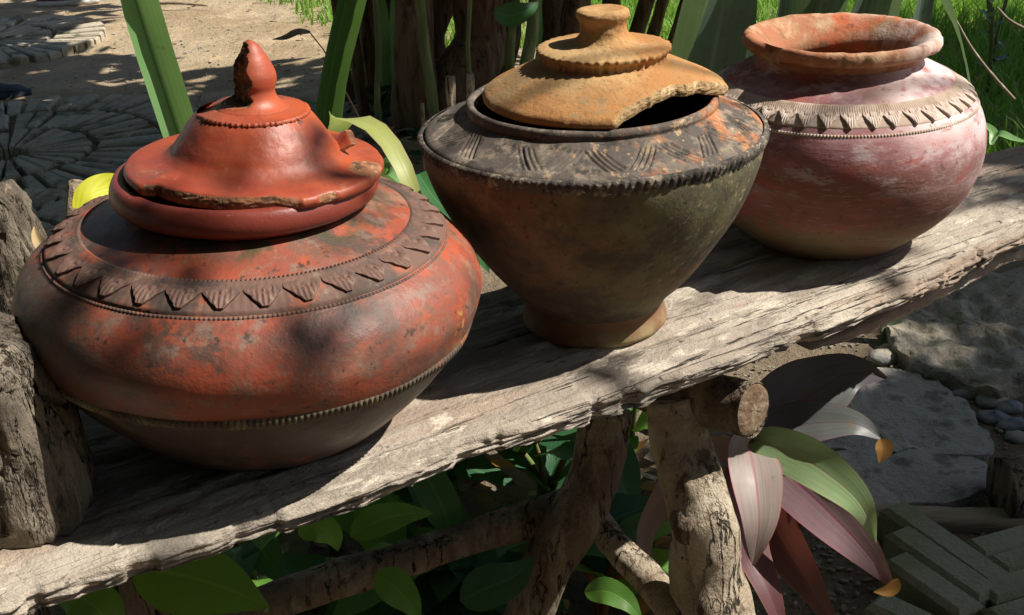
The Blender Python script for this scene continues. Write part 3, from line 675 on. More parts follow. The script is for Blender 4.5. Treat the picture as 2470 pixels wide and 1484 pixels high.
# ================================================================== POTS
def lump(a, f, seed):
    return lambda th, r, h, k: (a*fbm((r*math.cos(th)*f+seed, r*math.sin(th)*f, h*f), 3), 0)
class Prof:
    def __init__(s, pts, n=300):
        s.p = spline(pts, n); s.t = np.r_[0, np.cumsum(np.linalg.norm(np.diff(s.p, axis=0), axis=1))]
    def at_r(s, r, hmin):   # arclength where radius passes r going up above hmin
        idx = [i for i in range(len(s.p)-1) if s.p[i][1] > hmin and (s.p[i][0]-r)*(s.p[i+1][0]-r) <= 0]; return s.t[idx[0]]
    def pt(s, a, off=0.0):
        r, h = np.interp(a, s.t, s.p[:, 0]), np.interp(a, s.t, s.p[:, 1])
        e = 1e-3; r2, h2 = np.interp(a+e, s.t, s.p[:, 0]), np.interp(a+e, s.t, s.p[:, 1]); r1, h1 = np.interp(a-e, s.t, s.p[:, 0]), np.interp(a-e, s.t, s.p[:, 1])
        tr, th = r2-r1, h2-h1; l = math.hypot(tr, th); return r+th/l*off, h-tr/l*off
def ring_part(name, P, a0, a1, nn, amp, mats, parent, rows=5, samp=6, base=.0006, fn=None, wear=0.0, seed=0.0):
    """raised strip round the pot with nn notches or combed lines"""
    nth = nn*samp; V = []
    for j in range(rows):
        t = j/(rows-1); a = a1+(a0-a1)*t; edge = math.sin(PI*t)
        for i in range(nth):
            th = 2*PI*i/nth; f = fn(i/samp, t) if fn else .5+.5*math.cos(2*PI*i/samp)
            w = 1.0 if not wear else max(0.0, min(1.0, 1-wear*(fbm((math.cos(th)*3+seed, math.sin(th)*3, 0), 3)+.35)))
            r, h = P.pt(a, (-.002 if j in (0, rows-1) else base + amp*f*w*edge**.5))
            V.append((r*math.cos(th), r*math.sin(th), h))
    return link(name, mkmesh(name, V, [tuple(reversed(f)) for f in grid_faces(nth, rows, True)], mats), parent)
def tooth_mesh(name, P, a0, a1, half, shape, thick, detail, mat, nu=22, nv=20, seed=0.0):
    """one applied clay tooth at angle 0; a0 lower end, a1 upper end (arclengths), half = half angle"""
    V = []; rag = lambda t, s: .06*fbm((t*5+seed, s*3, seed), 3)
    for j in range(nv):
        t = j/(nv-1); a = a1+(a0-a1)*t; l, r_ = shape(t)
        l += rag(t, -1)*(t > .3); r_ += rag(t, 1)*(t > .3)
        for i in range(nu):
            u = l+(r_-l)*i/(nu-1); th = u*half
            edge = (i in (0, nu-1)) or j == nv-1
            o = -.001 if edge else thick*(.25+.75*min(1, t*1.6)) + detail(u, t)
            if not edge and (i in (1, nu-2) or j == nv-2): o *= .93
            if edge:   # keep walls steep: boundary row sits right under the edge
                pass
            r, h = P.pt(a, o); V.append((r*math.cos(th), r*math.sin(th), h))
    # pull boundary in plan next to its inner neighbour so that the wall is steep
    A = np.array(V).reshape(nv, nu, 3)
    A[:, 1] = A[:, 1]*.15 + (A[:, 0])*.85 + np.array([0, 0, 0]); A[:, -2] = A[:, -2]*.15+A[:, -1]*.85; A[-2] = A[-2]*.15+A[-1]*.85
    for j in range(nv-1):
        t = j/(nv-1); a = a1+(a0-a1)*t
        if j == nv-2: a = a1+(a0-a1)*(1-.15/(nv-1))
        for i in (1, nu-2):
            ang = math.atan2(A[j, i, 1], A[j, i, 0]); r, h = P.pt(a, thick*(.25+.75*min(1, t*1.6))*.92); A[j, i] = (r*math.cos(ang), r*math.sin(ang), h)
    j = nv-2
    for i in range(1, nu-1):
        ang = math.atan2(A[j, i, 1], A[j, i, 0]); r, h = P.pt(a1+(a0-a1)*(1-.15/(nv-1)), thick*.95); A[j, i] = (r*math.cos(ang), r*math.sin(ang), h)
    return mkmesh(name, A.reshape(-1, 3), [tuple(reversed(f)) for f in grid_faces(nu, nv)], mat, sharp=.6)
# ---------------------------------------------------------------- left pot
POT_L = (-.209, .892, .4965)
potL = empty('clay_pot', POT_L, 'wide red clay pot with zigzag band, nearest on the bench', 'pot', 'old clay pots on the bench')
potL.rotation_euler = (0, .05, 0)
PL = [(.0, .0), (.060, .0), (.085, .0015), (.1, .010), (.128, .036), (.152, .064), (.168, .088), (.177, .108), (.180, .122), (.1745, .142), (.160, .158), (.143, .169), (.125, .178), (.100, .188), (.090, .193)]
PF = Prof(PL)
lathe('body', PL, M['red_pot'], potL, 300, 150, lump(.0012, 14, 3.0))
lathe('rim', [(.086, .186), (.0885, .193), (.0935, .196), (.0990, .2), (.1005, .206), (.0990, .212), (.0955, .2165), (.090, .2170), (.0865, .213), (.085, .205), (.086, .195), (.10, .184), (.14, .165)], M['red_rim'], potL, 240, 70, lump(.0008, 20, 5.0))
band = ring_part('decorated_band', PF, PF.at_r(.1525, .13), PF.at_r(.124, .13), 150, 0.0004, M['red_band'], potL, 14, 4, .0020)
NT_L = 32
aT, aB = PF.at_r(.1265, .13), PF.at_r(.1475, .13)
def shpL(t): w = 1.0 if t < .40 else 1-.86*(t-.40)/.60; return (-w*1.0, w*.96)
def detL(k):
    def f(u, t):
        d = .0005*math.cos(u*24+k)*smooth01(t, .25, .45)
        q = math.hypot((u-.05-.1*k)*.0155, (t-.36)*.030)
        d -= .0013*math.exp(-((q-.0042)/.0011)**2)
        return d
    return f
tm = [tooth_mesh('tooth', PF, aB, aT, PI/NT_L, shpL, .0046, detL(k*.6), M['red_band'], seed=k*7.7) for k in range(4)]
for k in range(NT_L):
    link('tooth', tm[k % 4], band, rot=(0, 0, 2*PI*k/NT_L+.05+random.uniform(-.012, .012)))
ring_part('beaded_ring', PF, PF.at_r(.1285, .13), PF.at_r(.1225, .13), 250, .0022, M['red_band'], potL, 6, 6, .0004)
ring_part('combed_ring', PF, PF.at_r(.1545, .13), PF.at_r(.1505, .13), 300, .0012, M['red_band'], potL, 5, 5, .0003)
ridge_i = next(i for i in range(len(PF.p)) if PF.p[i][1] > .0925)
a_r = PF.t[ridge_i]
M['ridge'] = layered('mossy_ridge_clay', (.09, .07, .05), [dict(c=(.20, .18, .10), s=50, lo=.50, hi=.66, seed=1.0), dict(c=(.30, .09, .045), s=20, lo=.55, hi=.68, seed=2.0)], rough=.9, bumps=[(260, .0012, (1, 1, 1))])
ring_part('notched_ridge', PF, a_r-.0065, a_r+.0045, 250, .0026, M['ridge'], potL, 7, 6, .0006, fn=lambda c_, t: smooth01(.5+.5*math.cos(2*PI*c_), .05, .45), wear=.5, seed=6.0)

# ---------------------------------------------------------------- red lid on the left pot
lidR = empty('pot_lid', (POT_L[0]+.0195, POT_L[1], POT_L[2]+.2145), 'glossy red cone lid with broken bud knob on the wide red pot', 'lid', 'clay pot lids')
lidR.rotation_euler = (0, .075, 0)
def adiff(a, b): return (a-b+PI) % (2*PI)-PI
def brimR(th):
    f = 1.0
    d = adiff(th, math.radians(-98));  f -= .105*(smooth01(d, -.74, -.60)-smooth01(d, .40, .74))
    d = adiff(th, math.radians(-48));  f -= .035*math.exp(-(d/.2)**2)
    d = adiff(th, math.radians(-8));   f += .03*math.exp(-(d/.1)**2)
    return f + .006*fbm((math.cos(th)*9, math.sin(th)*9, 1), 4)*(1 if f < .985 else .25)
def dispR(th, r, h, k):
    w = smooth01(r, .058, .0945); return (r*(brimR(th)-1)*w + .0007*fbm((math.cos(th)*4, math.sin(th)*4, h*30), 3), 0)
Lprof = [(.0, .001), (.060, .001), (.088, .0), (.0945, .001), (.0965, .0045), (.0955, .0078), (.090, .0097), (.082, .0108), (.0745, .0121), (.0672, .0146), (.0618, .0192), (.0568, .0265), (.0512, .0345), (.0458, .0415), (.0408, .0470)]
def brokeR(th, r, h, j):
    return 1 if (h < .009 and r > .070 and brimR(th) < .955 and .001 < h) else 0
LATE_CONE = True
def scal(th, r, h, k):
    n = .0006*max(0, math.cos(th*64))*smooth01(r, .0375, .041); return (n + .0008*fbm((math.cos(th)*8, math.sin(th)*8, 2), 3), -.006*math.exp(-(adiff(th, math.radians(170))/.5)**2)*smooth01(r, .02, .04)*(h > .0435))
lathe('collar', [(.0408, .0455), (.0417, .0470), (.0410, .0487), (.037, .0494), (.031, .0500), (.025, .0512), (.0195, .0540)], M['red_lid'], lidR, 416, 40, scal)
# knob, snapped on its left side
def knob():
    pf = spline([(.027, .0508), (.0215, .0540), (.0178, .0590), (.0168, .0635), (.0182, .0690), (.0184, .0740), (.0158, .0815), (.0110, .0900), (.0055, .0972), (.0008, .1000)], 70); nth = 120
    V, mi = [], []; nrm = Vector((-.86, -.50, .12)).normalized()
    cut = []
    for (r, h) in pf:
        for i in range(nth):
            th = 2*PI*i/nth; p = Vector((r*math.cos(th), r*math.sin(th), h))
            lim = .0035 + (.0995-h)*.11 + .0022*fbm((p.y*160, h*160, 2), 4) + .0028*fbm((p.y*55, h*55, 8), 3) + .030*smooth01(.0555-h, 0, .005)
            d = p.dot(nrm) - lim - nrm.z*h*1.0
            c_ = d > 0
            if c_: p = p - nrm*d
            cut.append(c_); V.append(p)
    Fc = grid_faces(nth, len(pf), True)
    for f in Fc: mi.append(1 if sum(cut[q] for q in f) >= 2 else 0)
    V.append(Vector((V[-60].x*.5, 0, .0997))); o = (len(pf)-1)*nth
    for i in range(nth): Fc.append((o+i, o+(i+1) % nth, len(V)-1)); mi.append(0)
    return link('broken_knob', mkmesh('broken_knob', V, Fc, [M['red_lid'], M['broken_red']], midx=mi, sharp=.7), lidR)
knob()
# broken flange stubs on the cone
def chip(u0, size, mat, parent, base, rot=(0, 0, 0), seed=0.0):
    n, m = 16, 10; V = []
    for j in range(m):
        ph = PI*j/(m-1)
        for i in range(n):
            th = 2*PI*i/n; d = Vector((math.sin(ph)*math.cos(th), math.sin(ph)*math.sin(th), -math.cos(ph))); k = 1+.35*fbm(d*1.8+Vector((seed, 0, 0)), 3)
            V.append((d.x*size[0]*k, d.y*size[1]*k, d.z*size[2]*k))
    return link(u0, mkmesh(u0, V, grid_faces(n, m, True), mat), parent, base, rot)
def flange(th0, dth, r0, z0, z1, out, seed):
    V = []; n, m = 14, 7
    for side in (0, 1):
        for j in range(m):
            t = j/(m-1)
            for i in range(n):
                a = th0+dth*(-1+2*i/(n-1)); top = (z1-z0)*(.55+.45*math.sin(PI*(i+.5)/n))*(1+.35*fbm((i*.5+seed, 0, 0), 3)); z = z0+top*t
                r = r0 - (z-z0)*.55 + out*t + (.0022 if side else -.0022); V.append((r*math.cos(a), r*math.sin(a), z+.0008*fbm((i*.9, j*.9, seed), 2)))
    Fc = grid_faces(n, m)+[tuple(reversed(f)) for f in grid_faces(n, m, False, n*m)]; k = n*m
    mi = [0]*len(Fc)
    for i in range(n-1): Fc.append(((m-1)*n+i, (m-1)*n+i+1, k+(m-1)*n+i+1, k+(m-1)*n+i)); mi.append(1)
    for j in range(m-1):
        for i in (0, n-1): Fc.append((j*n+i, (j+1)*n+i, k+(j+1)*n+i, k+j*n+i)); mi.append(1)
    return link('flange_stub', mkmesh('flange_stub', V, Fc, [M['red_lid'], M['broken_red']], midx=mi, sharp=.7), lidR)
flange(math.radians(16), .24, .0635, .0165, .0265, .014, 1.0)

# ---------------------------------------------------------------- middle pot
POT_M = (.078, 1.05, .4985)
potM = empty('clay_pot', POT_M, 'brown tapering clay pot with notched shoulder and narrow foot, in the middle', 'pot', 'old clay pots on the bench')
lathe('body', [(.0, .02), (.050, .022), (.064, .024), (.068, .030), (.085, .048), (.109, .08), (.1295, .113), (.1445, .147), (.1505, .172), (.1510, .186)], M['mid_body'], potM, 260, 110, lump(.0014, 12, 9.0))
lathe('foot', [(.0, .0), (.05, .0), (.0655, .0008), (.068, .004), (.0675, .010), (.065, .018), (.0655, .026), (.068, .0305), (.06, .034)], M['foot_clay'], potM, 200, 50, lump(.0010, 24, 12.0))
NG = 26
def chev(th, r, h, k):
    g = th/(2*PI)*NG; gi = int(math.floor(g)) % NG; x = (g-math.floor(g)-.5)*(2*PI*.131/NG); b = (r-.1165)/.026
    dz = 0.0
    if 0 < b < 1:
        sg = 1 if gi % 2 else -1
        for q in (-1.5, -.5, .5, 1.5):
            ln = q*.0050 + sg*(b-.5)*.020
            dz -= .0024*math.exp(-((x-ln)/.00125)**2)*smooth01(b, 0, .12)*(1-smooth01(b, .85, 1))*(.45+.55*smooth01(fbm((gi*3.1, q*2.0, 4), 2), -.4, .1))
    dz += .0007*fbm((r*math.cos(th)*40, r*math.sin(th)*40, 3), 4)
    return 0, dz
lathe('shoulder', [(.1505, .185), (.1475, .190), (.140, .1935), (.130, .1975), (.120, .2025), (.1125, .2065), (.1095, .2080)], M['soot_top'], potM, 900, 56, chev)
lathe('lip', [(.111, .206), (.1098, .2085), (.1105, .212), (.1092, .2155), (.1062, .2165), (.1035, .2145), (.1022, .2095), (.103, .203)], M['soot_top'], potM, 240, 40, lump(.0009, 22, 2.0))
lathe('inner_wall', [(.1032, .2045), (.112, .198), (.138, .184), (.143, .165), (.135, .13), (.10, .08), (.06, .04), (.0, .036)], M['inside'], potM, 160, 50)
PM = Prof([(.146, .170), (.1500, .180), (.1525, .1865), (.151, .1915), (.146, .193), (.140, .1938)])
ring_part('notched_rim', PM, .004, .022, 140, .0015, M['soot_rim'], potM, 9, 8, .0012, fn=lambda c_, t: smooth01(.5+.5*math.cos(2*PI*(c_+.5*t)), .1, .7)+.8*fbm((c_*.9, t*3, 1), 4), wear=.9, seed=2.0)

# ---------------------------------------------------------------- tan lid on the middle pot
lidT = empty('pot_lid', (POT_M[0]+.011, POT_M[1]-.002, POT_M[2]+.2155), 'sandy tan lid with scalloped collar and flat knob, broken front edge', 'lid', 'clay pot lids')
def brimT(th):
    d = adiff(th, math.radians(-50)); f = 1.0
    if abs(d) < 1.3: f = min(1.0, .735/max(.05, math.cos(d)) + .035*fbm((th*4, 3, 0), 3))
    return f + .010*fbm((math.cos(th)*7, math.sin(th)*7, 5), 4)
def dispT(th, r, h, k):
    return (min(0, r*0 + (min(r, .1065*brimT(th)) - r)) + .0006*fbm((math.cos(th)*12, math.sin(th)*12, h*90), 3)*(r > .01), 0)
Tprof = [(.0, .026), (.045, .0245), (.060, .0200), (.080, .0115), (.096, .003), (.1035, .0012), (.1065, .004), (.1055, .0082), (.100, .0125), (.088, .0185), (.074, .0250), (.062, .0305), (.054, .0335)]
def lathe_cut(name, prof, mats, parent, nth, npf, cutfn, seed, extra=None):
    """lathe whose outer part is broken away along cutfn(th) (max radius); the broken wall is real"""
    pf = spline(prof, npf); rm = pf[:, 0].argmax(); V = []; flags = []
    for k, (r, h) in enumerate(pf):
        for i in range(nth):
            th = 2*PI*i/nth; R_ = cutfn(th); rr, hh = r, h; fl = False
            if r > R_:
                fl = True
                lo = np.interp(R_, pf[:rm+1, 0], pf[:rm+1, 1]); hi = np.interp(-R_, -pf[rm:, 0], pf[rm:, 1])
                n_in, n_out = int((pf[:rm+1, 0] <= R_).sum()), int((pf[rm:, 0] > R_).sum())
                t = (k-n_in+1)/max(1, (rm+n_out)-n_in+1); t = max(0, min(1, t))
                hh = lo+(hi-lo)*t; rr = R_ + .0016*math.sin(PI*t) + .0009*fbm((math.cos(th)*22+seed, math.sin(th)*22, hh*500), 3)*math.sin(PI*t)
            else: rr += .0005*fbm((r*math.cos(th)*60, r*math.sin(th)*60, h*60), 3)
            V.append((rr*math.cos(th), rr*math.sin(th), hh)); flags.append(fl)
    Fc = grid_faces(nth, npf, True); mi = [1 if sum(flags[q] for q in f) >= 3 or (extra and extra(*V[f[0]])) else 0 for f in Fc]
    return link(name, mkmesh(name, V, Fc, mats, midx=mi), parent)
lathe_cut('cone', Lprof, [M['red_lid'], M['broken_red']], lidR, 360, 120, lambda th: .0965*brimR(th) if brimR(th) < .97 else .2, 9.0,
    extra=lambda x, y, z: z > .005 and (((x-.089)/.019)**2+((y+.018)/.0155)**2+.5*fbm((x*90, y*90, 1), 3)) < 1 and math.hypot(x, y) > .072)
lathe_cut('dome', Tprof, [M['tan_lid'], M['tan_broken']], lidT, 360, 110, lambda th: .1065*brimT(th)+(.01 if brimT(th) > .995 else 0), 3.0)
def scalT(th, r, h, k):
    return (.0014*(.5+.5*math.cos(th*44+1.5*fbm((math.cos(th)*3, math.sin(th)*3, 0), 2)))*smooth01(r, .046, .055) + (.0012*fbm((math.cos(th)*9, math.sin(th)*9, 2), 4) if r > .046 else .0004*fbm((math.cos(th)*3, math.sin(th)*3, h*120), 3)), .0004*fbm((math.cos(th)*6, math.sin(th)*6, r*60), 3))
lathe('collar', [(.0545, .032), (.053, .0350), (.0535, .0385), (.0565, .0410), (.0568, .0435), (.053, .0452), (.045, .0462), (.035, .0470), (.027, .0490), (.022, .0535), (.019, .060)], M['tan_lid'], lidT, 440, 60, scalT)
lathe('knob', [(.0245, .0505), (.0220, .0540), (.0208, .0590), (.0206, .0635), (.0218, .0680), (.0230, .0712), (.0225, .0742), (.019, .0762), (.012, .0760), (.004, .0750), (.0003, .0749)], M['tan_lid'], lidT, 160, 60, lump(.0016, 60, 4.0))

# ---------------------------------------------------------------- right pot
POT_R = (.346, 1.236, .4985)
potR = empty('clay_pot', POT_R, 'pale pink round clay pot with open flared mouth, farthest along the bench', 'pot', 'old clay pots on the bench')
PR = [(.0, .0), (.055, .0), (.078, .0012), (.0835, .006), (.098, .0175), (.118, .036), (.139, .064), (.1500, .097), (.1495, .124), (.1405, .149), (.121, .171), (.098, .185), (.085, .191), (.0805, .198), (.083, .206)]
PQ = Prof(PR)
lathe('body', PR, M['pink_pot'], potR, 300, 150, lump(.0012, 12, 30.0))
def brimP(th, r, h, k):
    w = smooth01(r, .083, .095)*(h > .2)
    d = adiff(th, math.radians(205)); n = -.014*math.exp(-(d/.20)**2)
    return (w*(n+.0016*fbm((math.cos(th)*6, math.sin(th)*6, 3), 4)), w*(-.007*math.exp(-(d/.2)**2)+.0012*fbm((math.cos(th)*5, math.sin(th)*5, 8), 4)))
lathe('rim', [(.0812, .196), (.0832, .2015), (.0890, .2045), (.0950, .2066), (.0976, .2090), (.0978, .2140), (.0966, .2185), (.0940, .2200), (.0880, .2190), (.0790, .2130), (.0700, .2045), (.0640, .1950), (.0635, .188), (.075, .179), (.11, .165), (.135, .140), (.14, .10), (.11, .05), (.05, .02)], M['pink_rim'], potR, 280, 110, brimP)
band = ring_part('combed_band', PQ, PQ.at_r(.1350, .13), PQ.at_r(.1125, .13), 330, .0007, M['pink_band'], potR, 16, 4, .0006, fn=lambda c_, t: (.5+.5*math.cos(2*PI*c_))*(1 if t < .42 else 0))
NT_R = 40
aT, aB = PQ.at_r(.1205, .13), PQ.at_r(.1342, .13)
def shpR(t): w = 1.0 if t < .22 else 1-.95*((t-.22)/.78)**1.0; return (-w*.98, w*.98)
def detR(u, t):
    d = .00035*math.cos(u*28)
    q = math.hypot(u*.0100, (t-.16)*.020)
    if t > .12: d -= .0010*math.exp(-((q-.0042)/.0008)**2)
    return d
trm = [tooth_mesh('tooth', PQ, aB, aT, PI/NT_R, shpR, .0034, detR, M['pink_band'], 20, 16, seed=k*3.3) for k in range(3)]
for k in range(NT_R): link('tooth', trm[k % 3], band, rot=(0, 0, 2*PI*k/NT_R+random.uniform(-.008, .008)))
ring_part('notched_line', PQ, PQ.at_r(.1395, .12), PQ.at_r(.1365, .12), 280, .0012, M['pink_band'], potR, 5, 5, .0003)

# ================================================================== VEGETATION
def leaf_geo(path, W, wfn, hint, fold=.25, nseg=18, nw=7, wave=0.0, wf=3.0, seed=0.0, twist=0.0):
    P = spline(path, nseg); T = np.gradient(P, axis=0); V, UV = [], []
    hint = Vector(hint)
    for k in range(nseg):
        t = k/(nseg-1); tg = Vector(T[k]).normalized(); h = hint
        if twist: h = Matrix.Rotation(twist*t, 3, tg) @ h
        s = tg.cross(h).normalized(); n = s.cross(tg).normalized(); w = W*wfn(t)
        for i in range(nw):
            u = -1+2*i/(nw-1); wv = wave*W*math.sin(wf*2*PI*t+seed+(PI if u < 0 else 0)*.7)*abs(u)**2
            V.append(Vector(P[k]) + s*(u*w) + n*(abs(u)**1.3*fold*w + wv)); UV.append((.5+.5*u, t))
    return V, grid_faces(nw, nseg), UV
ovate = lambda t: max(.0, math.sin(PI*min(1, t**.72))**.85)*(1-.15*t) if t > 0 else .03
lance = lambda t: max(.012, (math.sin(PI*min(1, .06+.94*t)**.8))**.9)
strap = lambda t: (min(1, .55+t*2))*(1-max(0, (t-.55)/.45)**2.2*.985)
band_ = lambda t: .86+.14*math.sin(PI*t)
def leaf_world(name, path, W, wfn, mat, parent, hint=(0, -.3, 1), **k):
    o = parent.location
    Vv, Ff, UV = leaf_geo(path, W, wfn, hint, **k)
    return link(name, mkmesh(name, [v-o for v in Vv], Ff, mat, uv=UV), parent)
def px3(lst): return [at_y(u, v, y) for u, v, y in lst]

# --- tall strap leaves behind the left pot
pl = empty('lily_plant', at_z(520, 700, 0), 'tall strap leaved lily with bright green upright blade behind the red pot', 'plant')
b0 = pl.location
leaf_world('leaf', [b0+Vector((.01, -.02, 0))] + px3([(452, 420, 1.30), (430, 330, 1.27), (378, 170, 1.23), (325, 0, 1.19), (285, -160, 1.12), (262, -330, 1.02)]), .0205, band_, M['blade'], pl, hint=(.55, -1, .35), fold=.62, nseg=30, nw=11)
0 and leaf_world('leaf', [b0+Vector((-.03, .02, 0)), b0+Vector((-.12, .08, .25)), b0+Vector((-.25, .12, .36)), b0+Vector((-.34, .16, .33))], .018, strap, M['blade'], pl, hint=(0, -.4, 1), fold=.3)
leaf_world('leaf', [b0+Vector((.02, .03, 0)), b0+Vector((.05, .10, .22)), b0+Vector((.14, .2, .33)), b0+Vector((.24, .28, .30))], .018, strap, M['blade_dark'], pl, hint=(0, -.4, 1), fold=.3)
pl = empty('lily_plant', at_z(860, 690, 0), 'dark green strap leaved lily with arching lime leaf behind the red lid', 'plant')
b0 = pl.location
leaf_world('leaf', [b0+Vector((-.02, -.02, 0))] + px3([(770, 420, 1.42), (778, 310, 1.40), (798, 170, 1.37), (830, 20, 1.33), (865, -140, 1.25), (900, -300, 1.15)]), .0175, band_, M['blade_dark'], pl, hint=(.5, -1, .3), fold=.75, nseg=30, nw=9, wave=.12, wf=5)
leaf_world('leaf', [b0+Vector((-.025, .0, 0))] + px3([(800, 420, 1.44), (812, 300, 1.42), (838, 120, 1.38), (872, -20, 1.34), (910, -200, 1.26)]), .012, band_, M['blade_dark'], pl, hint=(-.4, -1, .3), fold=.6, nseg=26, nw=7, wave=.1, wf=4)
leaf_world('leaf', [b0+Vector((-.05, .0, 0))]+px3([(745, 480, 1.40), (765, 370, 1.36), (800, 305, 1.31), (848, 285, 1.27), (900, 305, 1.24), (948, 360, 1.21), (982, 430, 1.19), (1005, 510, 1.18), (1018, 600, 1.18)]), .032, lambda t: lance(.15+.78*t), M['lime'], pl, hint=(.7, -.85, .6), fold=.12, nseg=50, nw=9, wave=.06)
leaf_world('leaf', px3([(900, 560, 1.36), (920, 440, 1.33), (940, 400, 1.32), (970, 430, 1.31), (990, 480, 1.31)]), .018, lance, M['blade'], pl, hint=(.2, -1, .5), fold=.2)
leaf_world('leaf', px3([(1010, 420, 1.40), (1050, 480, 1.37), (1090, 520, 1.35), (1150, 600, 1.33), (1180, 660, 1.33)]), .022, lance, M['blade_dark'], pl, hint=(.2, -.8, .8), fold=.2)

# --- yellow leaf at the left of the lid
yl = empty('yellow_leaf_plant', at_z(150, 930, 0), 'small plant with one bright yellow leaf left of the red lid', 'plant')
yb = px3([(185, 520, 1.10)])[0]
leaf_world('leaf', px3([(189, 508, 1.09), (215, 474, 1.10), (258, 456, 1.115), (345, 462, 1.14)]), .0155, lambda t: lance(.02+.9*t), M['yellow'], yl, hint=(-.1, -1, .35), fold=.08, nseg=22, nw=9)
leaf_world('leaf', px3([(10, 780, 1.12), (25, 810, 1.11), (45, 860, 1.10), (60, 900, 1.10)]), .016, ovate, M['yellow'], yl, hint=(.3, -.9, .5), fold=.15)
leaf_world('leaf', px3([(85, 925, 1.08), (100, 950, 1.07), (120, 975, 1.06), (150, 990, 1.05)]), .013, ovate, M['yellow'], yl, hint=(.3, -.9, .5), fold=.15)
Vv, Ff = tube([yl.location, yl.location+Vector((.0, -.02, .3)), yb+Vector((-.01, .02, -.08)), yb], [.006, .005, .004, .002], 8, 24)
link('stem', mkmesh('stem', [Vector(v)-yl.location for v in Vv], Ff, M['stem']), yl)
sk = empty('cut_stake', at_z(120, 900, 0), 'thin brown cut stake standing beside the yellow leaf', 'stake')
Vv, Ff = tube([sk.location]+px3([(176, 560, 1.15), (186, 440, 1.15)]), [.010, .009, .008], 12, 20, .12, 40)
link('shaft', mkmesh('shaft', [Vector(v)-sk.location for v in Vv], Ff, M['pale_bark']), sk)
dl = empty('dry_leaf', px3([(100, 600, 1.08)])[0], 'curled orange dry leaf caught beside the weathered post', 'leaf')
leaf_world('blade', px3([(112, 612, 1.07), (97, 588, 1.07), (86, 565, 1.075), (82, 545, 1.08)]), .006, ovate, M['straw'], dl, hint=(.3, -1, .3), fold=.5)

# --- shrub behind the middle pot: many stems, crown far above the picture
sh = empty('shrub', at_z(1060, 300, 0), 'dense shrub of brown trunks and green stems behind the middle pot', 'shrub')
so = sh.location
def stem(top, bot, Yt, Yb, w, mat='trunk', name='trunk', up=1.6, seed=0.0):
    a, b = at_y(top[0], top[1], Yt), at_y(bot[0], bot[1], Yb); d = (a-b); d = d/max(.05, d.z)
    b2 = b - d*(b.z+.02) if b.z > 0 else b
    c_ = a + Vector((d.x*.6+random.uniform(-.1, .1), d.y*.3+random.uniform(-.1, .1), 1.0))*up*.5; e = a + Vector((d.x*.6+random.uniform(-.25, .25), random.uniform(-.25, .25), 1.0))*up
    r = w*Yt/FOC/2*1.05
    j1 = Vector((random.gauss(0, .25), random.gauss(0, .5), 0))*max(r, .012); j2 = Vector((random.gauss(0, .4), random.gauss(0, .5), 0))*max(r, .012)
    Vv, Ff = tube([b2, b2+(a-b2)*.35+j1, b2+(a-b2)*.68+j2, a, c_, e], [r*1.25, r*.95, r*1.05, r*.92, r*.75, r*.4], 16, 56, .22, 14, seed)
    return link(name, mkmesh(name, [Vector(v)-so for v in Vv], Ff, M[mat]), sh)
for i, (tx, bx, by, Y, w, mt) in enumerate([
        (998, 1000, 295, 3.40, 88, 'trunk'), (1150, 1120, 280, 3.50, 120, 'trunk'), (1070, 1050, 300, 3.75, 60, 'trunk'), (1225, 1190, 270, 3.60, 50, 'trunk'),
        (1395, 1370, 230, 3.55, 62, 'trunk'), (1330, 1310, 250, 3.9, 55, 'trunk'), (1475, 1450, 220, 3.8, 40, 'trunk'), (1560, 1500, 230, 3.7, 34, 'trunk'), (1600, 1540, 200, 3.9, 28, 'trunk'),
        (885, 900, 240, 3.6, 40, 'trunk'), (845, 880, 290, 3.5, 26, 'trunk'), (808, 850, 270, 3.7, 22, 'trunk'), (930, 945, 260, 3.8, 36, 'trunk'),
        (1012, 1052, 300, 3.2, 22, 'trunk_green'), (1133, 1140, 250, 3.1, 11, 'trunk_green'), (1290, 1250, 260, 3.3, 30, 'trunk_green'), (1245, 1225, 270, 3.35, 20, 'trunk_green'), (905, 915, 250, 3.3, 14, 'trunk_green'), (1650, 1600, 170, 3.6, 20, 'trunk')]):
    stem((tx, 0), (bx, by), Y, Y, w, mt, 'trunk' if mt == 'trunk' else 'stem', up=random.uniform(1.3, 1.9), seed=i*3.0)
for (u, v0, v1, w, Y) in [(1085, 185, 262, 26, 2.9), (1133, 178, 245, 22, 2.95), (1018, 250, 300, 12, 2.7), (1760, 40, 90, 20, 3.0)]:
    a, b = at_y(u, v0, Y), at_y(u-3, v1, Y); b = Vector((b.x, b.y, -.01)); r = w*Y/FOC/2
    Vv, Ff = tube([b, (a+b)/2, a], [r, r*.95, r*.9], 10, 14, .15, 30, u)
    link('cut_stub', mkmesh('cut_stub', [Vector(v)-so for v in Vv], Ff, M['pale_bark']), sh)

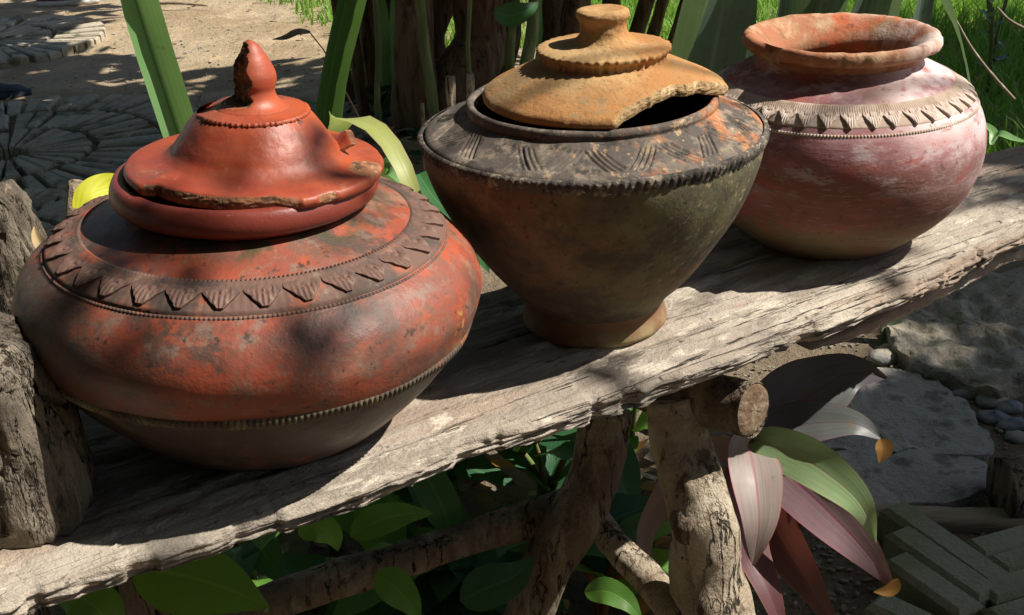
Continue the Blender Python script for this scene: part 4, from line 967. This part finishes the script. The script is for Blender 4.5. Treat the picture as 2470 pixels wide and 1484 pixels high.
def crown_mesh(name, blobs, n, size, hole=0.0):
    V, Fc, UV = [], [], []
    for (c_, r) in blobs:
        for _ in range(n):
            d = Vector((random.gauss(0, 1), random.gauss(0, 1), random.gauss(0, 1))).normalized()*random.random()**.45
            p = Vector((c_[0]+d.x*r[0], c_[1]+d.y*r[1], c_[2]+d.z*r[2]))
            if hole and fbm((p.x*2.2, p.y*2.2, p.z*1.2), 2) > hole: continue
            a = Vector((random.gauss(0, 1), random.gauss(0, 1), random.gauss(0, .5))).normalized(); h = Vector((random.gauss(0, .6), random.gauss(0, .6), 1))
            s = a.cross(h).normalized(); L = size*random.uniform(.7, 1.3); w = L*.24; o = len(V)
            V += [p, p+a*L*.35+s*w, p+a*L*.35-s*w, p+a*L*.75+s*w*.7, p+a*L*.75-s*w*.7, p+a*L-Vector((0, 0, L*.15))]
            UV += [(.5, 0), (1, .35), (0, .35), (.85, .75), (.15, .75), (.5, 1)]
            Fc += [(o, o+1, o+2), (o+2, o+1, o+3, o+4), (o+4, o+3, o+5)]
    return V, Fc, UV
Vv, Ff, UV = crown_mesh('crown', [((.25, 3.2, 1.9), (.75, .55, .5)), ((.75, 2.7, 1.9), (.6, .55, .45)), ((.9, 3.7, 2.0), (.7, .5, .5)), ((-.35, 3.5, 1.7), (.5, .5, .45)), ((.2, 2.5, 1.7), (.4, .4, .3)), ((1.3, 3.2, 2.1), (.5, .6, .4)), ((-.1, 4.2, 2.1), (.6, .35, .4)), ((-.75, 3.05, 1.6), (.35, .55, .35)), ((1.75, 3.3, 2.05), (.45, .6, .35)), ((-.45, 5.0, 1.95), (.34, .75, .3))], 470, .17, .42)
link('crown', mkmesh('crown', [v-so for v in Vv], Ff, M['crown'], uv=UV), sh)

for (u0, v0, u1, v1, Y) in [(925, 150, 905, -40, 3.55), (935, 130, 950, -30, 3.6), (880, 200, 868, 0, 3.65), (1300, 160, 1290, -30, 3.9), (1345, 150, 1365, 0, 3.7)]:
    P = [Vector((at_y(u0, v0, Y).x, Y, 0))]+px3([(u0, v0, Y), ((u0+u1)/2+6, (v0+v1)/2, Y-.02), (u1, v1, Y-.05), (u1-10, v1-120, Y-.12)])
    leaf_world('leaf', P, .022, band_, M['blade'], sh, hint=(.7, -.7, .4), fold=.3, nseg=20, nw=5)
lf = px3([(1190, 30, 2.6), (1225, 38, 2.6), (1265, 28, 2.6), (1300, 5, 2.62)])
leaf_world('leaf', lf, .028, ovate, M['blade_dark'], sh, hint=(0, -.8, .5), fold=.15)

# --- shade tree standing to the right of the picture; twigs reach over the bench
tr = empty('shade_tree', (5.2, 2.2, 0), 'broadleaf tree to the right whose crown shades the ground beside the bench', 'tree')
def sunward(p, L): return p + SUN*L
DAP = [(at_y(772, 365, .85), 2.9, .012), (at_y(235, 650, .80), 2.9, .022), (at_y(330, 860, .74), 3.0, .030), (at_y(180, 800, .80), 3.0, .05), (at_y(800, 845, .72), 2.9, .022),
       (at_z(2330, 455, .5), 2.8, .035), (at_z(1560, 905, .5), 2.9, .028), (at_y(2250, 560, 1.15), 2.8, .03)]
DP = [(sunward(p, L), r) for p, L, r in DAP]
Vv, Ff = join([tube([(5.2, 2.2, -.05), (5.18, 2.2, 1.4), (5.1, 2.15, 2.8), (4.9, 2.1, 4.4)], [.13, .115, .09, .05], 14, 30, .12, 8),
               tube([(5.1, 2.15, 2.6), (4.0, 1.7, 3.05), (3.0, 1.25, 3.1), (2.2, .95, 2.95), (1.6, .82, 2.75)], [.05, .035, .016, .008, .004], 10, 34, .1, 9),
               tube([(5.1, 2.15, 3.0), (5.5, 2.6, 3.8), (5.6, 3.2, 4.4)], [.05, .04, .02], 10, 18, .1, 9)])
to = tr.location
link('trunk', mkmesh('trunk', [Vector(v)-to for v in Vv], Ff, M['trunk']), tr)
Vv, Ff, UV = crown_mesh('crown', [((4.05, 1.2, 4.0), (.30, .22, .12)), ((4.1, .93, 4.0), (.25, .14, .10)), ((4.66, 1.75, 4.05), (.27, .45, .15)), ((4.4, 1.25, 4.1), (.3, .25, .15)), ((5.5, 2.9, 4.5), (.6, .6, .4)), ((5.2, 3.6, 4.4), (.6, .5, .4)), ((5.4, 1.6, 4.8), (.5, .5, .3))], 420, .20, .5)
V2, F2, U2 = crown_mesh('crown', [(tuple(p), (r*1.2, r, r)) for p, r in DP], 6, .05)
o_ = len(Vv); Vv += V2; Ff += [tuple(i+o_ for i in f) for f in F2]; UV += U2
link('crown', mkmesh('crown', [v-to for v in Vv], Ff, M['crown'], uv=UV), tr)

# --- unseen trees added to cut the sky light above and behind the viewer
def sky_block_tree(label, base, trunk, blobs, n, size):
    t = empty('shade_tree', base, label, 'tree'); o = t.location
    Vv, Ff = tube(trunk, [.14, .12, .10, .05], 14, 30, .12, 6, base[0]); link('trunk', mkmesh('trunk', [Vector(v)-o for v in Vv], Ff, M['trunk']), t)
    Vv, Ff, UV = crown_mesh('crown', blobs, n, size, .55); link('crown', mkmesh('crown', [v-o for v in Vv], Ff, M['crown'], uv=UV), t)
sky_block_tree('unseen wide crowned tree added behind the viewer to block sky light', (-1.2, -2.6, 0), [(-1.2, -2.6, -.05), (-1.15, -2.6, 1), (-1.0, -2.5, 2), (-.6, -2.2, 3.2)], [((-.6, -2.4, 1.6), (2.0, .9, 1.5)), ((1.6, -2.4, 1.7), (1.8, .9, 1.6)), ((-2.6, -1.6, 1.8), (1.0, 1.2, 1.6)), ((0, -1.6, 3.2), (2.6, 1.1, .6))], 2600, .44)
sky_block_tree('unseen tree added left of the bench, crown over the viewer to block sky light', (-3.2, .6, 0), [(-3.2, .6, -.05), (-3.1, .6, 1), (-2.8, .7, 2.2), (-1.6, .9, 3.4)], [((-.6, .6, 3.5), (1.7, 1.3, .4)), ((-3.2, 1.5, 2.4), (.9, 2.2, 1.6))], 1500, .40)

# --- broad leaved plant behind the right pot
bp = empty('broad_leaf_plant', at_z(1850, 420, 0), 'broad grey green strap leaves of a lily between middle and right pots', 'plant')
bo = bp.location
leaf_world('leaf', [bo+Vector((-.02, 0, 0))]+px3([(1690, 330, 1.95), (1712, 180, 1.92), (1735, 60, 1.88), (1755, -60, 1.82), (1775, -220, 1.7)]), .056, band_, M['broad_dark'], bp, hint=(.35, -1, .45), fold=.22, nseg=30, nw=9)
leaf_world('leaf', [bo+Vector((-.05, .05, 0))]+px3([(1660, 200, 2.02), (1690, 60, 2.0), (1725, -60, 1.95), (1760, -180, 1.85)]), .05, band_, M['broad_dark'], bp, hint=(-.9, -.6, .2), fold=.2, nseg=26)
leaf_world('leaf', [bo+Vector((.0, .05, 0))]+px3([(1780, 200, 2.05), (1800, 80, 2.05), (1812, 0, 2.03), (1830, -120, 1.98)]), .03, strap, M['broad_dark'], bp, hint=(.6, -1, .2), fold=.3, nseg=22)
for i, (u0, u1, w, Y, hx) in enumerate([(1880, 1900, .03, 2.1, .3), (1960, 1985, .055, 2.05, -.2), (2060, 2095, .06, 2.0, .4), (2120, 2150, .03, 2.15, -.5), (2200, 2225, .033, 1.95, .5)]):
    leaf_world('leaf', [Vector((at_y(u0, 200, Y).x, Y, 0))]+px3([(u0, 200, Y), (u0+8, 80, Y-.02), (u1, -20, Y-.05), (u1+15, -150, Y-.12), (u1+40, -260, Y-.25)]), w*.75, band_, M['broad_dark'], bp, hint=(hx, -1, .4), fold=.28, nseg=24, nw=7)
wp = empty('wavy_leaf_plant', at_z(2350, 470, 0), 'single wavy strap leaf curving down right of the pink pot', 'plant')
leaf_world('leaf', [wp.location, wp.location+Vector((-.02, .02, .12))]+px3([(2335, 200, 1.9), (2322, 130, 1.88), (2300, 60, 1.85), (2275, 0, 1.8), (2240, -90, 1.72)]), .0135, band_, M['broad_dark'], wp, hint=(.6, -.8, .5), fold=.25, nseg=34, nw=7, wave=.25, wf=3, twist=.8)
leaf_world('leaf', px3([(2390, 345, 1.75), (2410, 325, 1.74), (2440, 335, 1.73), (2480, 345, 1.72)]), .008, lance, M['blade'], wp, hint=(0, -.4, 1), fold=.3)
leaf_world('leaf', px3([(2390, 350, 1.76), (2395, 320, 1.78), (2370, 300, 1.80), (2340, 290, 1.82)]), .007, lance, M['blade'], wp, hint=(0, -.4, 1), fold=.3)

# --- small leafy weeds, twigs
def proto_leaf(name, L, W, wfn, droop, mat, fold=.22, wave=.06, seed=0.0, nseg=12, nw=5):
    pts = [Vector((0, 0, 0)), Vector((L*.33, 0, L*.05)), Vector((L*.68, 0, L*.02-droop*L*.4)), Vector((L, 0, -droop*L))]
    Vv, Ff, UV = leaf_geo(pts, W, wfn, (0, 0, 1), fold=fold, nseg=nseg, nw=nw, wave=wave, seed=seed)
    return mkmesh(name, Vv, Ff, mat, uv=UV)
def bush(name, label, base, n, meshes, height, spread, smat, sc=(.7, 1.25), up=.35, nst=3, aim=None, cat='plant', group=None):
    r = empty(name, base, label, cat, group); parts = []; tips = []
    for q in range(nst):
        a = random.uniform(0, 2*PI); d = Vector((math.cos(a), math.sin(a), 0))*spread*random.uniform(.2, .8)
        pts = [Vector((0, 0, -.01)), Vector((d.x*.25, d.y*.25, height*.5)), Vector((d.x, d.y, height*random.uniform(.75, 1.05)))]
        parts.append(tube(pts, [.006, .005, .0025], 7, 14)); tips.append(spline(pts, 20))
    Vv, Ff = join(parts); link('stem', mkmesh('stem', Vv, Ff, smat), r)
    for k in range(n):
        p = tips[k % nst][random.randint(5, 19)]; az = (aim if aim is not None else random.uniform(0, 2*PI)) + random.gauss(0, .9 if aim is not None else 0)
        s = random.uniform(*sc)
        link('leaf', random.choice(meshes), r, p, (random.gauss(0, .3), -up+random.gauss(0, .35), az), (s, s, s))
    return r
UL = [proto_leaf('leaf', .11, .030, ovate, d, M['under'], seed=i) for i, d in enumerate((.1, .25, .4))] + [proto_leaf('leaf', .12, .034, ovate, d, M['under2'], seed=i) for i, d in enumerate((.15, .35))]
UL2 = [proto_leaf('leaf', .13, .036, ovate, d, M['under2'], seed=i) for i, d in enumerate((.15, .3, .45))]
for i, (u, v, n, hh, spd, lb, ms) in enumerate([
        (300, 1560, 12, .20, .10, 'leafy green plant under the left end of the bench', UL), (620, 1500, 14, .22, .12, 'leafy plant in shade below the red pot, left of the rail', UL),
        (800, 1330, 14, .24, .12, 'leafy plant behind the log rail under the bench', UL), (1000, 1250, 14, .22, .14, 'dark leaved plant in the deep shade under the bench middle', UL2),
        (1150, 1150, 12, .22, .12, 'dark leaved plant behind the crooked inner leg', UL2), (1320, 1250, 12, .16, .10, 'low dark leaves right behind the inner leg foot', UL2),
        (1120, 1480, 14, .10, .12, 'low dark leaves on the ground in front of the inner leg', UL2), (1450, 1480, 12, .12, .10, 'green leaves with reddish stems between the two log legs', UL),
        (1520, 1180, 9, .22, .08, 'small green leaves between the two legs behind the brace', UL), (900, 1480, 12, .12, .12, 'broad green leaves under the log rail', UL),
        (1250, 1000, 10, .2, .14, 'shaded leaves just behind the bench below the middle pot', UL2)]):
    b = at_z(u, v, 0); bush('leafy_plant', lb, (b.x, b.y, 0), n, ms, hh, spd, M['red_stem'] if i in (7,) else M['stem'], group='leafy plants under the bench')
# leaves the picture shows large under the bench
hp = empty('heart_leaf_plant', at_z(430, 1640, 0), 'plant with big heart shaped green leaf below the bench front edge', 'plant')
for (pts, w, fn, mt, hint) in [
        ([(650, 1465, .82), (560, 1425, .83), (450, 1390, .84), (330, 1370, .85)], .034, lambda t: ovate(1-.97*t), 'under', (-.1, -.8, .7)),
        ([(270, 1520, .86), (235, 1470, .86), (190, 1440, .87), (120, 1440, .88)], .024, ovate, 'under', (0, -.8, .7)),
        ([(845, 1292, 1.02), (900, 1262, 1.02), (960, 1243, 1.03), (1045, 1238, 1.04)], .017, ovate, 'under', (0, -.8, .8)),
        ([(905, 1385, .98), (945, 1410, .97), (985, 1450, .96), (1015, 1500, .95)], .018, ovate, 'under', (.2, -.9, .6)),
        ([(1010, 1120, 1.12), (1040, 1170, 1.11), (1070, 1230, 1.1), (1090, 1290, 1.1)], .020, strap, 'under2', (.1, -.9, .5)),
        ([(1110, 1450, 1.02), (1170, 1420, 1.02), (1240, 1390, 1.03), (1290, 1340, 1.05)], .024, ovate, 'under2', (0, -.8, .8)),
        ([(720, 1290, 1.0), (760, 1270, 1.0), (800, 1290, 1.0), (815, 1330, 1.0)], .016, ovate, 'under', (0, -.8, .7)),
        ([(1410, 1430, .97), (1460, 1425, .96), (1510, 1450, .95), (1550, 1500, .94)], .014, ovate, 'under', (0, -.8, .9))]:
    leaf_world('leaf', px3(pts), w, fn, M[mt], hp, hint=hint, fold=.16, nseg=20, nw=9, wave=.05)
Vv, Ff = join([tube([hp.location, hp.location+Vector((.02, .02, .15)), at_y(640, 1470, .84)], [.005, .004, .003], 8, 16), tube([hp.location, at_y(270, 1530, .87)], [.005, .003], 8, 10)])
link('stem', mkmesh('stem', [Vector(v)-hp.location for v in Vv], Ff, M['stem']), hp)

# --- purple cordyline at lower right
co = empty('cordyline', at_z(1790, 1330, 0), 'cordyline with purple pink and lime leaves under the bench at right', 'plant')
DY = .055
hub = at_y(1800, 1045, 1.10+DY)
Vv, Ff = tube([co.location, (co.location+hub)/2+Vector((.01, .02, 0)), hub], [.011, .010, .007], 10, 24, .08, 60)
link('stem', mkmesh('stem', [Vector(v)-co.location for v in Vv], Ff, M['stem']), co)
H_ = lambda: hub + Vector((random.uniform(-.006, .006), random.uniform(-.006, .006), random.uniform(-.01, .02)))
for (pts, w, mt, hint, kw) in [
        ([(1880, 1000, 1.12), (1970, 940, 1.14), (2060, 900, 1.15), (2140, 912, 1.14)], .041, 'cordy_dark', (-.2, -.75, .7), {}),
        ([(1900, 1030, 1.10), (1990, 1020, 1.09), (2070, 1025, 1.08), (2130, 1062, 1.07)], .025, 'cordy_dark', (0, -.6, .9), {}),
        ([(1808, 1090, 1.06), (1822, 1170, 1.02), (1830, 1250, .995), (1815, 1365, .985)], .0275, 'cordy_pale', (.12, -1, .25), {}),
        ([(1890, 1085, 1.06), (1990, 1140, 1.02), (2070, 1210, .995), (2112, 1310, .985)], .0235, 'cordy_green', (-.25, -.8, .6), {}),
        ([(1870, 1120, 1.08), (1960, 1200, 1.05), (2060, 1300, 1.02), (2160, 1425, 1.0)], .029, 'cordy_pink', (-.35, -.75, .6), {}),
        ([(1800, 1180, 1.09), (1810, 1330, 1.05), (1850, 1420, 1.02), (1900, 1560, .99)], .024, 'cordy_red', (.4, -.9, .2), {}),
        ([(1830, 1180, 1.11), (1880, 1290, 1.08), (1940, 1390, 1.06), (2030, 1540, 1.03)], .028, 'cordy_red', (-.5, -.8, .3), {}),
        ([(1780, 1140, 1.14), (1740, 1230, 1.13), (1690, 1330, 1.13), (1600, 1400, 1.12)], .022, 'cordy_red', (.3, -.9, .3), {}),
        ([(1700, 1090, 1.13), (1600, 1200, 1.12), (1555, 1290, 1.10), (1570, 1400, 1.08)], .020, 'cordy_pale', (.3, -.9, .3), {}),
        ([(1860, 1000, 1.16), (1930, 960, 1.22), (1960, 990, 1.26)], .018, 'cordy_dark', (0, -.6, .8), {})]:
    leaf_world('leaf', [H_()]+px3([(u, v, y+DY) for u, v, y in pts]), w*1.05, lambda t: lance(t) if t > .12 else lance(.12)*(.35+.65*t/.12), M[mt], co, hint=hint, fold=.20, nseg=26, nw=9, wave=.05, wf=2)
for (pts, w) in [([(2122, 1058, 1.07), (2130, 1080, 1.065), (2120, 1118, 1.06)], .010), ([(2165, 1395, 1.0), (2150, 1418, .998), (2105, 1428, .995)], .008)]:
    leaf_world('dry_tip', px3([(u, v, y+DY-.002) for u, v, y in pts]), w, ovate, M['dryleaf'], co, hint=(0, -.9, .3), fold=.3)

# --- weeds, twigs and a dry hanging leaf
WL = [proto_leaf('leaf', .055, .011, ovate, d, M['broad_dark'], seed=i) for i, d in enumerate((.05, .2))]+[proto_leaf('leaf', .05, .011, ovate, .1, M['blade'], seed=4)]
b = at_z(2380, 230, 0); bush('weed', 'small leafy weed in the grass at upper right', (b.x, b.y, 0), 30, WL, .32, .14, M['stem'], nst=6)
b = at_z(2470, 120, 0); bush('weed', 'small leafy weed at the right edge of the grass', (b.x, b.y, 0), 16, WL, .30, .14, M['stem'], nst=4)
b = at_z(900, 285, 0); bush('weed', 'low dark weed at the foot of the shrub', (b.x, b.y, 0), 16, [proto_leaf('leaf', .06, .018, ovate, .2, M['under2'])], .10, .12, M['stem'], nst=4)
def twig(label, pts, r=.004):
    P = px3(pts); Vv, Ff = tube(P, [r, r*.9, r*.6], 7, 24, .15, 60); b = P[0]
    return tag(link('twig', mkmesh('twig', [Vector(v)-b for v in Vv], Ff, M['twig']), None, b), label, 'twig')
twig('thin bare grey twig leaning in the grass behind the pink pot', [(2445, 240, 2.4), (2400, 190, 2.4), (2345, 120, 2.42), (2300, 40, 2.45)], .0035)
twig('short forked twig at the upper right edge', [(2480, 75, 2.3), (2435, 50, 2.32), (2405, 20, 2.35)], .0035)
P = [at_z(330, 12, .02), at_z(420, 8, .03), at_z(500, 14, .02)]; Vv, Ff = tube(P, [.006, .007, .004], 8, 18, .15, 30)
tag(link('twig', mkmesh('twig', [Vector(v)-P[0] for v in Vv], Ff, M['twig']), None, P[0]), 'dry twig lying on the sunlit sandy path', 'twig')
dw = empty('dry_leaf', at_z(880, 330, 0), 'curled dark dry leaf on a thin bent stem over the path', 'leaf')
leaf_world('blade', px3([(748, 80, 2.5), (720, 82, 2.5), (690, 94, 2.5), (655, 96, 2.5)]), .010, lance, M['twig'], dw, hint=(0, -.6, 1), fold=.6)
Vv, Ff = tube([dw.location]+px3([(800, 160, 2.52), (770, 105, 2.5), (748, 80, 2.5)]), [.003, .0025, .002, .0015], 6, 24)
link('stem', mkmesh('stem', [Vector(v)-dw.location for v in Vv], Ff, M['twig']), dw)
for i in range(26):
    pass

# --- log end lying at the right edge
lg = empty('log', at_z(2450, 1190, 0), 'dark sawn log end lying at the right edge by the batten', 'log')
a_, b_ = at_z(2410, 1180, .045), at_z(2800, 1150, .045); a_.z = b_.z = .045
Vv, Ff = tube([a_, (a_+b_)/2, b_], [.044, .045, .045], 28, 40, .10, 22, 2.0)
link('bark', mkmesh('bark', [Vector(v)-lg.location for v in Vv], Ff, M['bark']), lg)

# ================================================================== PEOPLE standing on the path
def shoe_mesh(name, mats, L=.27):
    """x forward; upper closed low shoe with sole"""
    rows = []; n = 18
    for k in range(22):
        t = k/21; x = -L*.28+L*t; w = .036+.012*math.sin(PI*min(1, t*1.05))**.7*(1 if t < .75 else 1)-.030*smooth01(t, .82, 1.0)-.010*(1-smooth01(t, 0, .15))
        top = .085-.045*smooth01(t, .25, .75)-.018*smooth01(t, .8, 1.0)
        rows.append([(x, w*math.cos(PI*i/(n-1))*(.9 if 3 < i < n-4 else 1), .022+(top-.022)*math.sin(PI*i/(n-1))**.75) for i in range(n)])
    V = [p for r in rows for p in r]; Fc = grid_faces(n, 22); mi = [0]*len(Fc)
    for row_i in (0, 21): Fc.append(tuple(row_i*n+i for i in range(n))); mi.append(0)
    o = len(V)
    for k in range(22):
        x, w = rows[k][0][0], abs(rows[k][0][1])+.004; e = .004 if k in (0, 21) else 0
        V += [(x, w, .0), (x, w, .024), (x, -w, .024), (x, -w, .0)]
    f2 = grid_faces(4, 22, True, o); Fc += f2; mi += [1]*len(f2); Fc += [(o, o+1, o+2, o+3), (o+84, o+85, o+86, o+87)]; mi += [1, 1]
    return mkmesh(name, V, Fc, mats, midx=mi)
def person(label, loc, rz, shoe_mats, stance=.20):
    r = empty('person', loc, label, 'person', 'people standing on the path', rz)
    me = bpy.data.meshes.new('body')
    hw = stance/2
    J = [(0, 0, .95), (0, 0, 1.12), (0, 0, 1.38), (.01, 0, 1.50), (.025, 0, 1.58), (.03, 0, 1.70),
         (0, hw*.9, .92), (.01, hw, .50), (-.01, hw, .12), (0, hw, .055),
         (0, -hw*.9, .92), (.01, -hw, .50), (-.01, -hw, .12), (0, -hw, .055),
         (0, .19, 1.41), (-.01, .23, 1.12), (.04, .23, .88), (.05, .23, .80),
         (0, -.19, 1.41), (-.01, -.23, 1.12), (.04, -.23, .88), (.05, -.23, .80)]
    E_ = [(0, 1), (1, 2), (2, 3), (3, 4), (4, 5), (0, 6), (6, 7), (7, 8), (8, 9), (0, 10), (10, 11), (11, 12), (12, 13), (2, 14), (14, 15), (15, 16), (16, 17), (2, 18), (18, 19), (19, 20), (20, 21)]
    me.from_pydata(J, E_, []); me.skin_vertices or None
    o = link('body', me, r); md = o.modifiers.new('skin', 'SKIN')
    rad = [(.12, .15), (.11, .14), (.12, .16), (.055, .055), (.085, .07), (.075, .065), (.085, .085), (.06, .06), (.04, .04), (.04, .04), (.085, .085), (.06, .06), (.04, .04), (.04, .04),
           (.055, .055), (.042, .042), (.03, .03), (.025, .035), (.055, .055), (.042, .042), (.03, .03), (.025, .035)]
    for v, q in zip(me.skin_vertices[0].data, rad): v.radius = q
    me.skin_vertices[0].data[0].use_root = True
    sb = o.modifiers.new('sub', 'SUBSURF'); sb.levels = 2; sb.render_levels = 2
    me.materials.append(M['trousers'])
    for s in (1, -1):
        link('shoe', shoe_mesh('shoe', shoe_mats), r, (.03, s*hw, 0))
        Vv, Ff = tube([(-.005, s*hw, .05), (-.008, s*hw, .13)], [.043, .041], 14, 5); link('sock', mkmesh('sock', Vv, Ff, M['sock']), r)
    Vv, Ff = tube([(.03, 0, 1.60), (.025, 0, 1.68), (.015, 0, 1.76)], [.098, .098, .04], 18, 12); link('hair', mkmesh('hair', Vv, Ff, M['hair']), r)
    Vv, Ff = tube([(0, 0, .98), (0, 0, 1.15), (0, 0, 1.34), (0, 0, 1.46)], [.165, .16, .185, .08], 22, 20); link('shirt', mkmesh('shirt', [Vector((v[0]*.8, v[1]*1.15, v[2])) for v in Vv], Ff, M['shirt']), r)
    return r
q = at_z(78, 268, 0)
person('person at the left edge, only a dark blue shoe tip in view', (q.x-.29, q.y+.09, 0), 0.0, [M['shoe'], M['sole']])
q = at_z(222, 8, 0)
person('person beyond the path, only brown shoes with white soles in view', (q.x-.20, q.y+.12, 0), 0.05, [M['shoe_brown'], M['white_sole']], .24)

# ================================================================== LITTER: gravel and fallen bits too small to count
def scatter_gravel(name, label, n, fn, r0, r1, mat):
    V, Fc = [], []
    base = [(1, 0, 0), (0, 1, 0), (-1, 0, 0), (0, -1, 0), (.6, .6, .7), (-.6, .5, .75), (-.5, -.6, .7), (.6, -.5, .65)]
    f0 = [(0, 1, 4), (1, 2, 5), (2, 3, 6), (3, 0, 7), (1, 5, 4), (2, 6, 5), (3, 7, 6), (0, 4, 7), (4, 5, 6, 7)]
    for _ in range(n):
        x, y, z = fn(); r = random.uniform(r0, r1)*random.uniform(.6, 1); a = random.uniform(0, 2*PI); ca, sa = math.cos(a), math.sin(a); sx, sy = random.uniform(.7, 1.5), random.uniform(.6, 1.1); o = len(V)
        for p in base:
            k = random.uniform(.8, 1.2); X, Y = p[0]*sx*k, p[1]*sy*k
            V.append((x+r*(X*ca-Y*sa), y+r*(X*sa+Y*ca), z+r*.7*p[2]*k-r*.15))
        Fc += [tuple(q+o for q in f) for f in f0]
    return tag(link(name, mkmesh(name, V, Fc, mat, smooth=False)), label, 'gravel', kind='stuff')
def spot_right():
    u, v = random.uniform(1750, 2560), random.uniform(640, 1500); p = at_z(u, v, 0); return p.x, p.y, .004
scatter_gravel('gravel', 'loose gravel and grit on the shaded ground at lower right', 1500, spot_right, .002, .006, M['grit'])
def spot_left():
    u, v = random.uniform(-100, 900), random.uniform(0, 700); p = at_z(u, v, 0); return p.x, p.y, .004
scatter_gravel('gravel', 'loose grit scattered over the path and round pavings', 1300, spot_left, .002, .009, M['stone'])
def litter(name, label, n, fn, mats, size=.03):
    V, Fc, UV, mi = [], [], [], []
    for _ in range(n):
        x, y = fn(); a = random.uniform(0, 2*PI); L = size*random.uniform(.5, 1.4); w = L*random.uniform(.16, .32); c_, s_ = math.cos(a), math.sin(a); o = len(V); k = random.randrange(len(mats))
        for t, ww in ((0, .1), (.3, .9), (.65, .85), (1, .05)):
            z = .012+random.uniform(0, .012)
            for u in (-1, 1): V.append((x+c_*L*t-s_*w*ww*u, y+s_*L*t+c_*w*ww*u, z+abs(random.gauss(0, .004)))); UV.append((.5+.45*u, t))
        for q in range(3): Fc.append((o+2*q, o+2*q+1, o+2*q+3, o+2*q+2)); mi.append(k)
    return tag(link(name, mkmesh(name, V, Fc, mats, uv=UV, midx=mi)), label, 'leaf litter', kind='stuff')
def spot_under():
    u, v = random.uniform(200, 1750), random.uniform(1000, 1600); p = at_z(u, v, 0); return p.x, p.y
litter('leaf_litter', 'dry fallen leaves on the dark soil under the bench', 420, spot_under, [M['straw'], M['dryleaf'], M['twig'], M['cordy_red']], .045)
def spot_shrub():
    u, v = random.uniform(780, 1650), random.uniform(120, 420); p = at_z(u, v, 0); return p.x, p.y
litter('leaf_litter', 'dead brown leaves around the foot of the shrub', 500, spot_shrub, [M['straw'], M['twig'], M['under2'], M['twig']], .07)
def spot_path():
    u, v = random.uniform(-50, 800), random.uniform(0, 600); p = at_z(u, v, 0); return p.x, p.y
litter('leaf_litter', 'few dry leaf scraps blown over the sandy path', 70, spot_path, [M['straw'], M['twig']], .035)
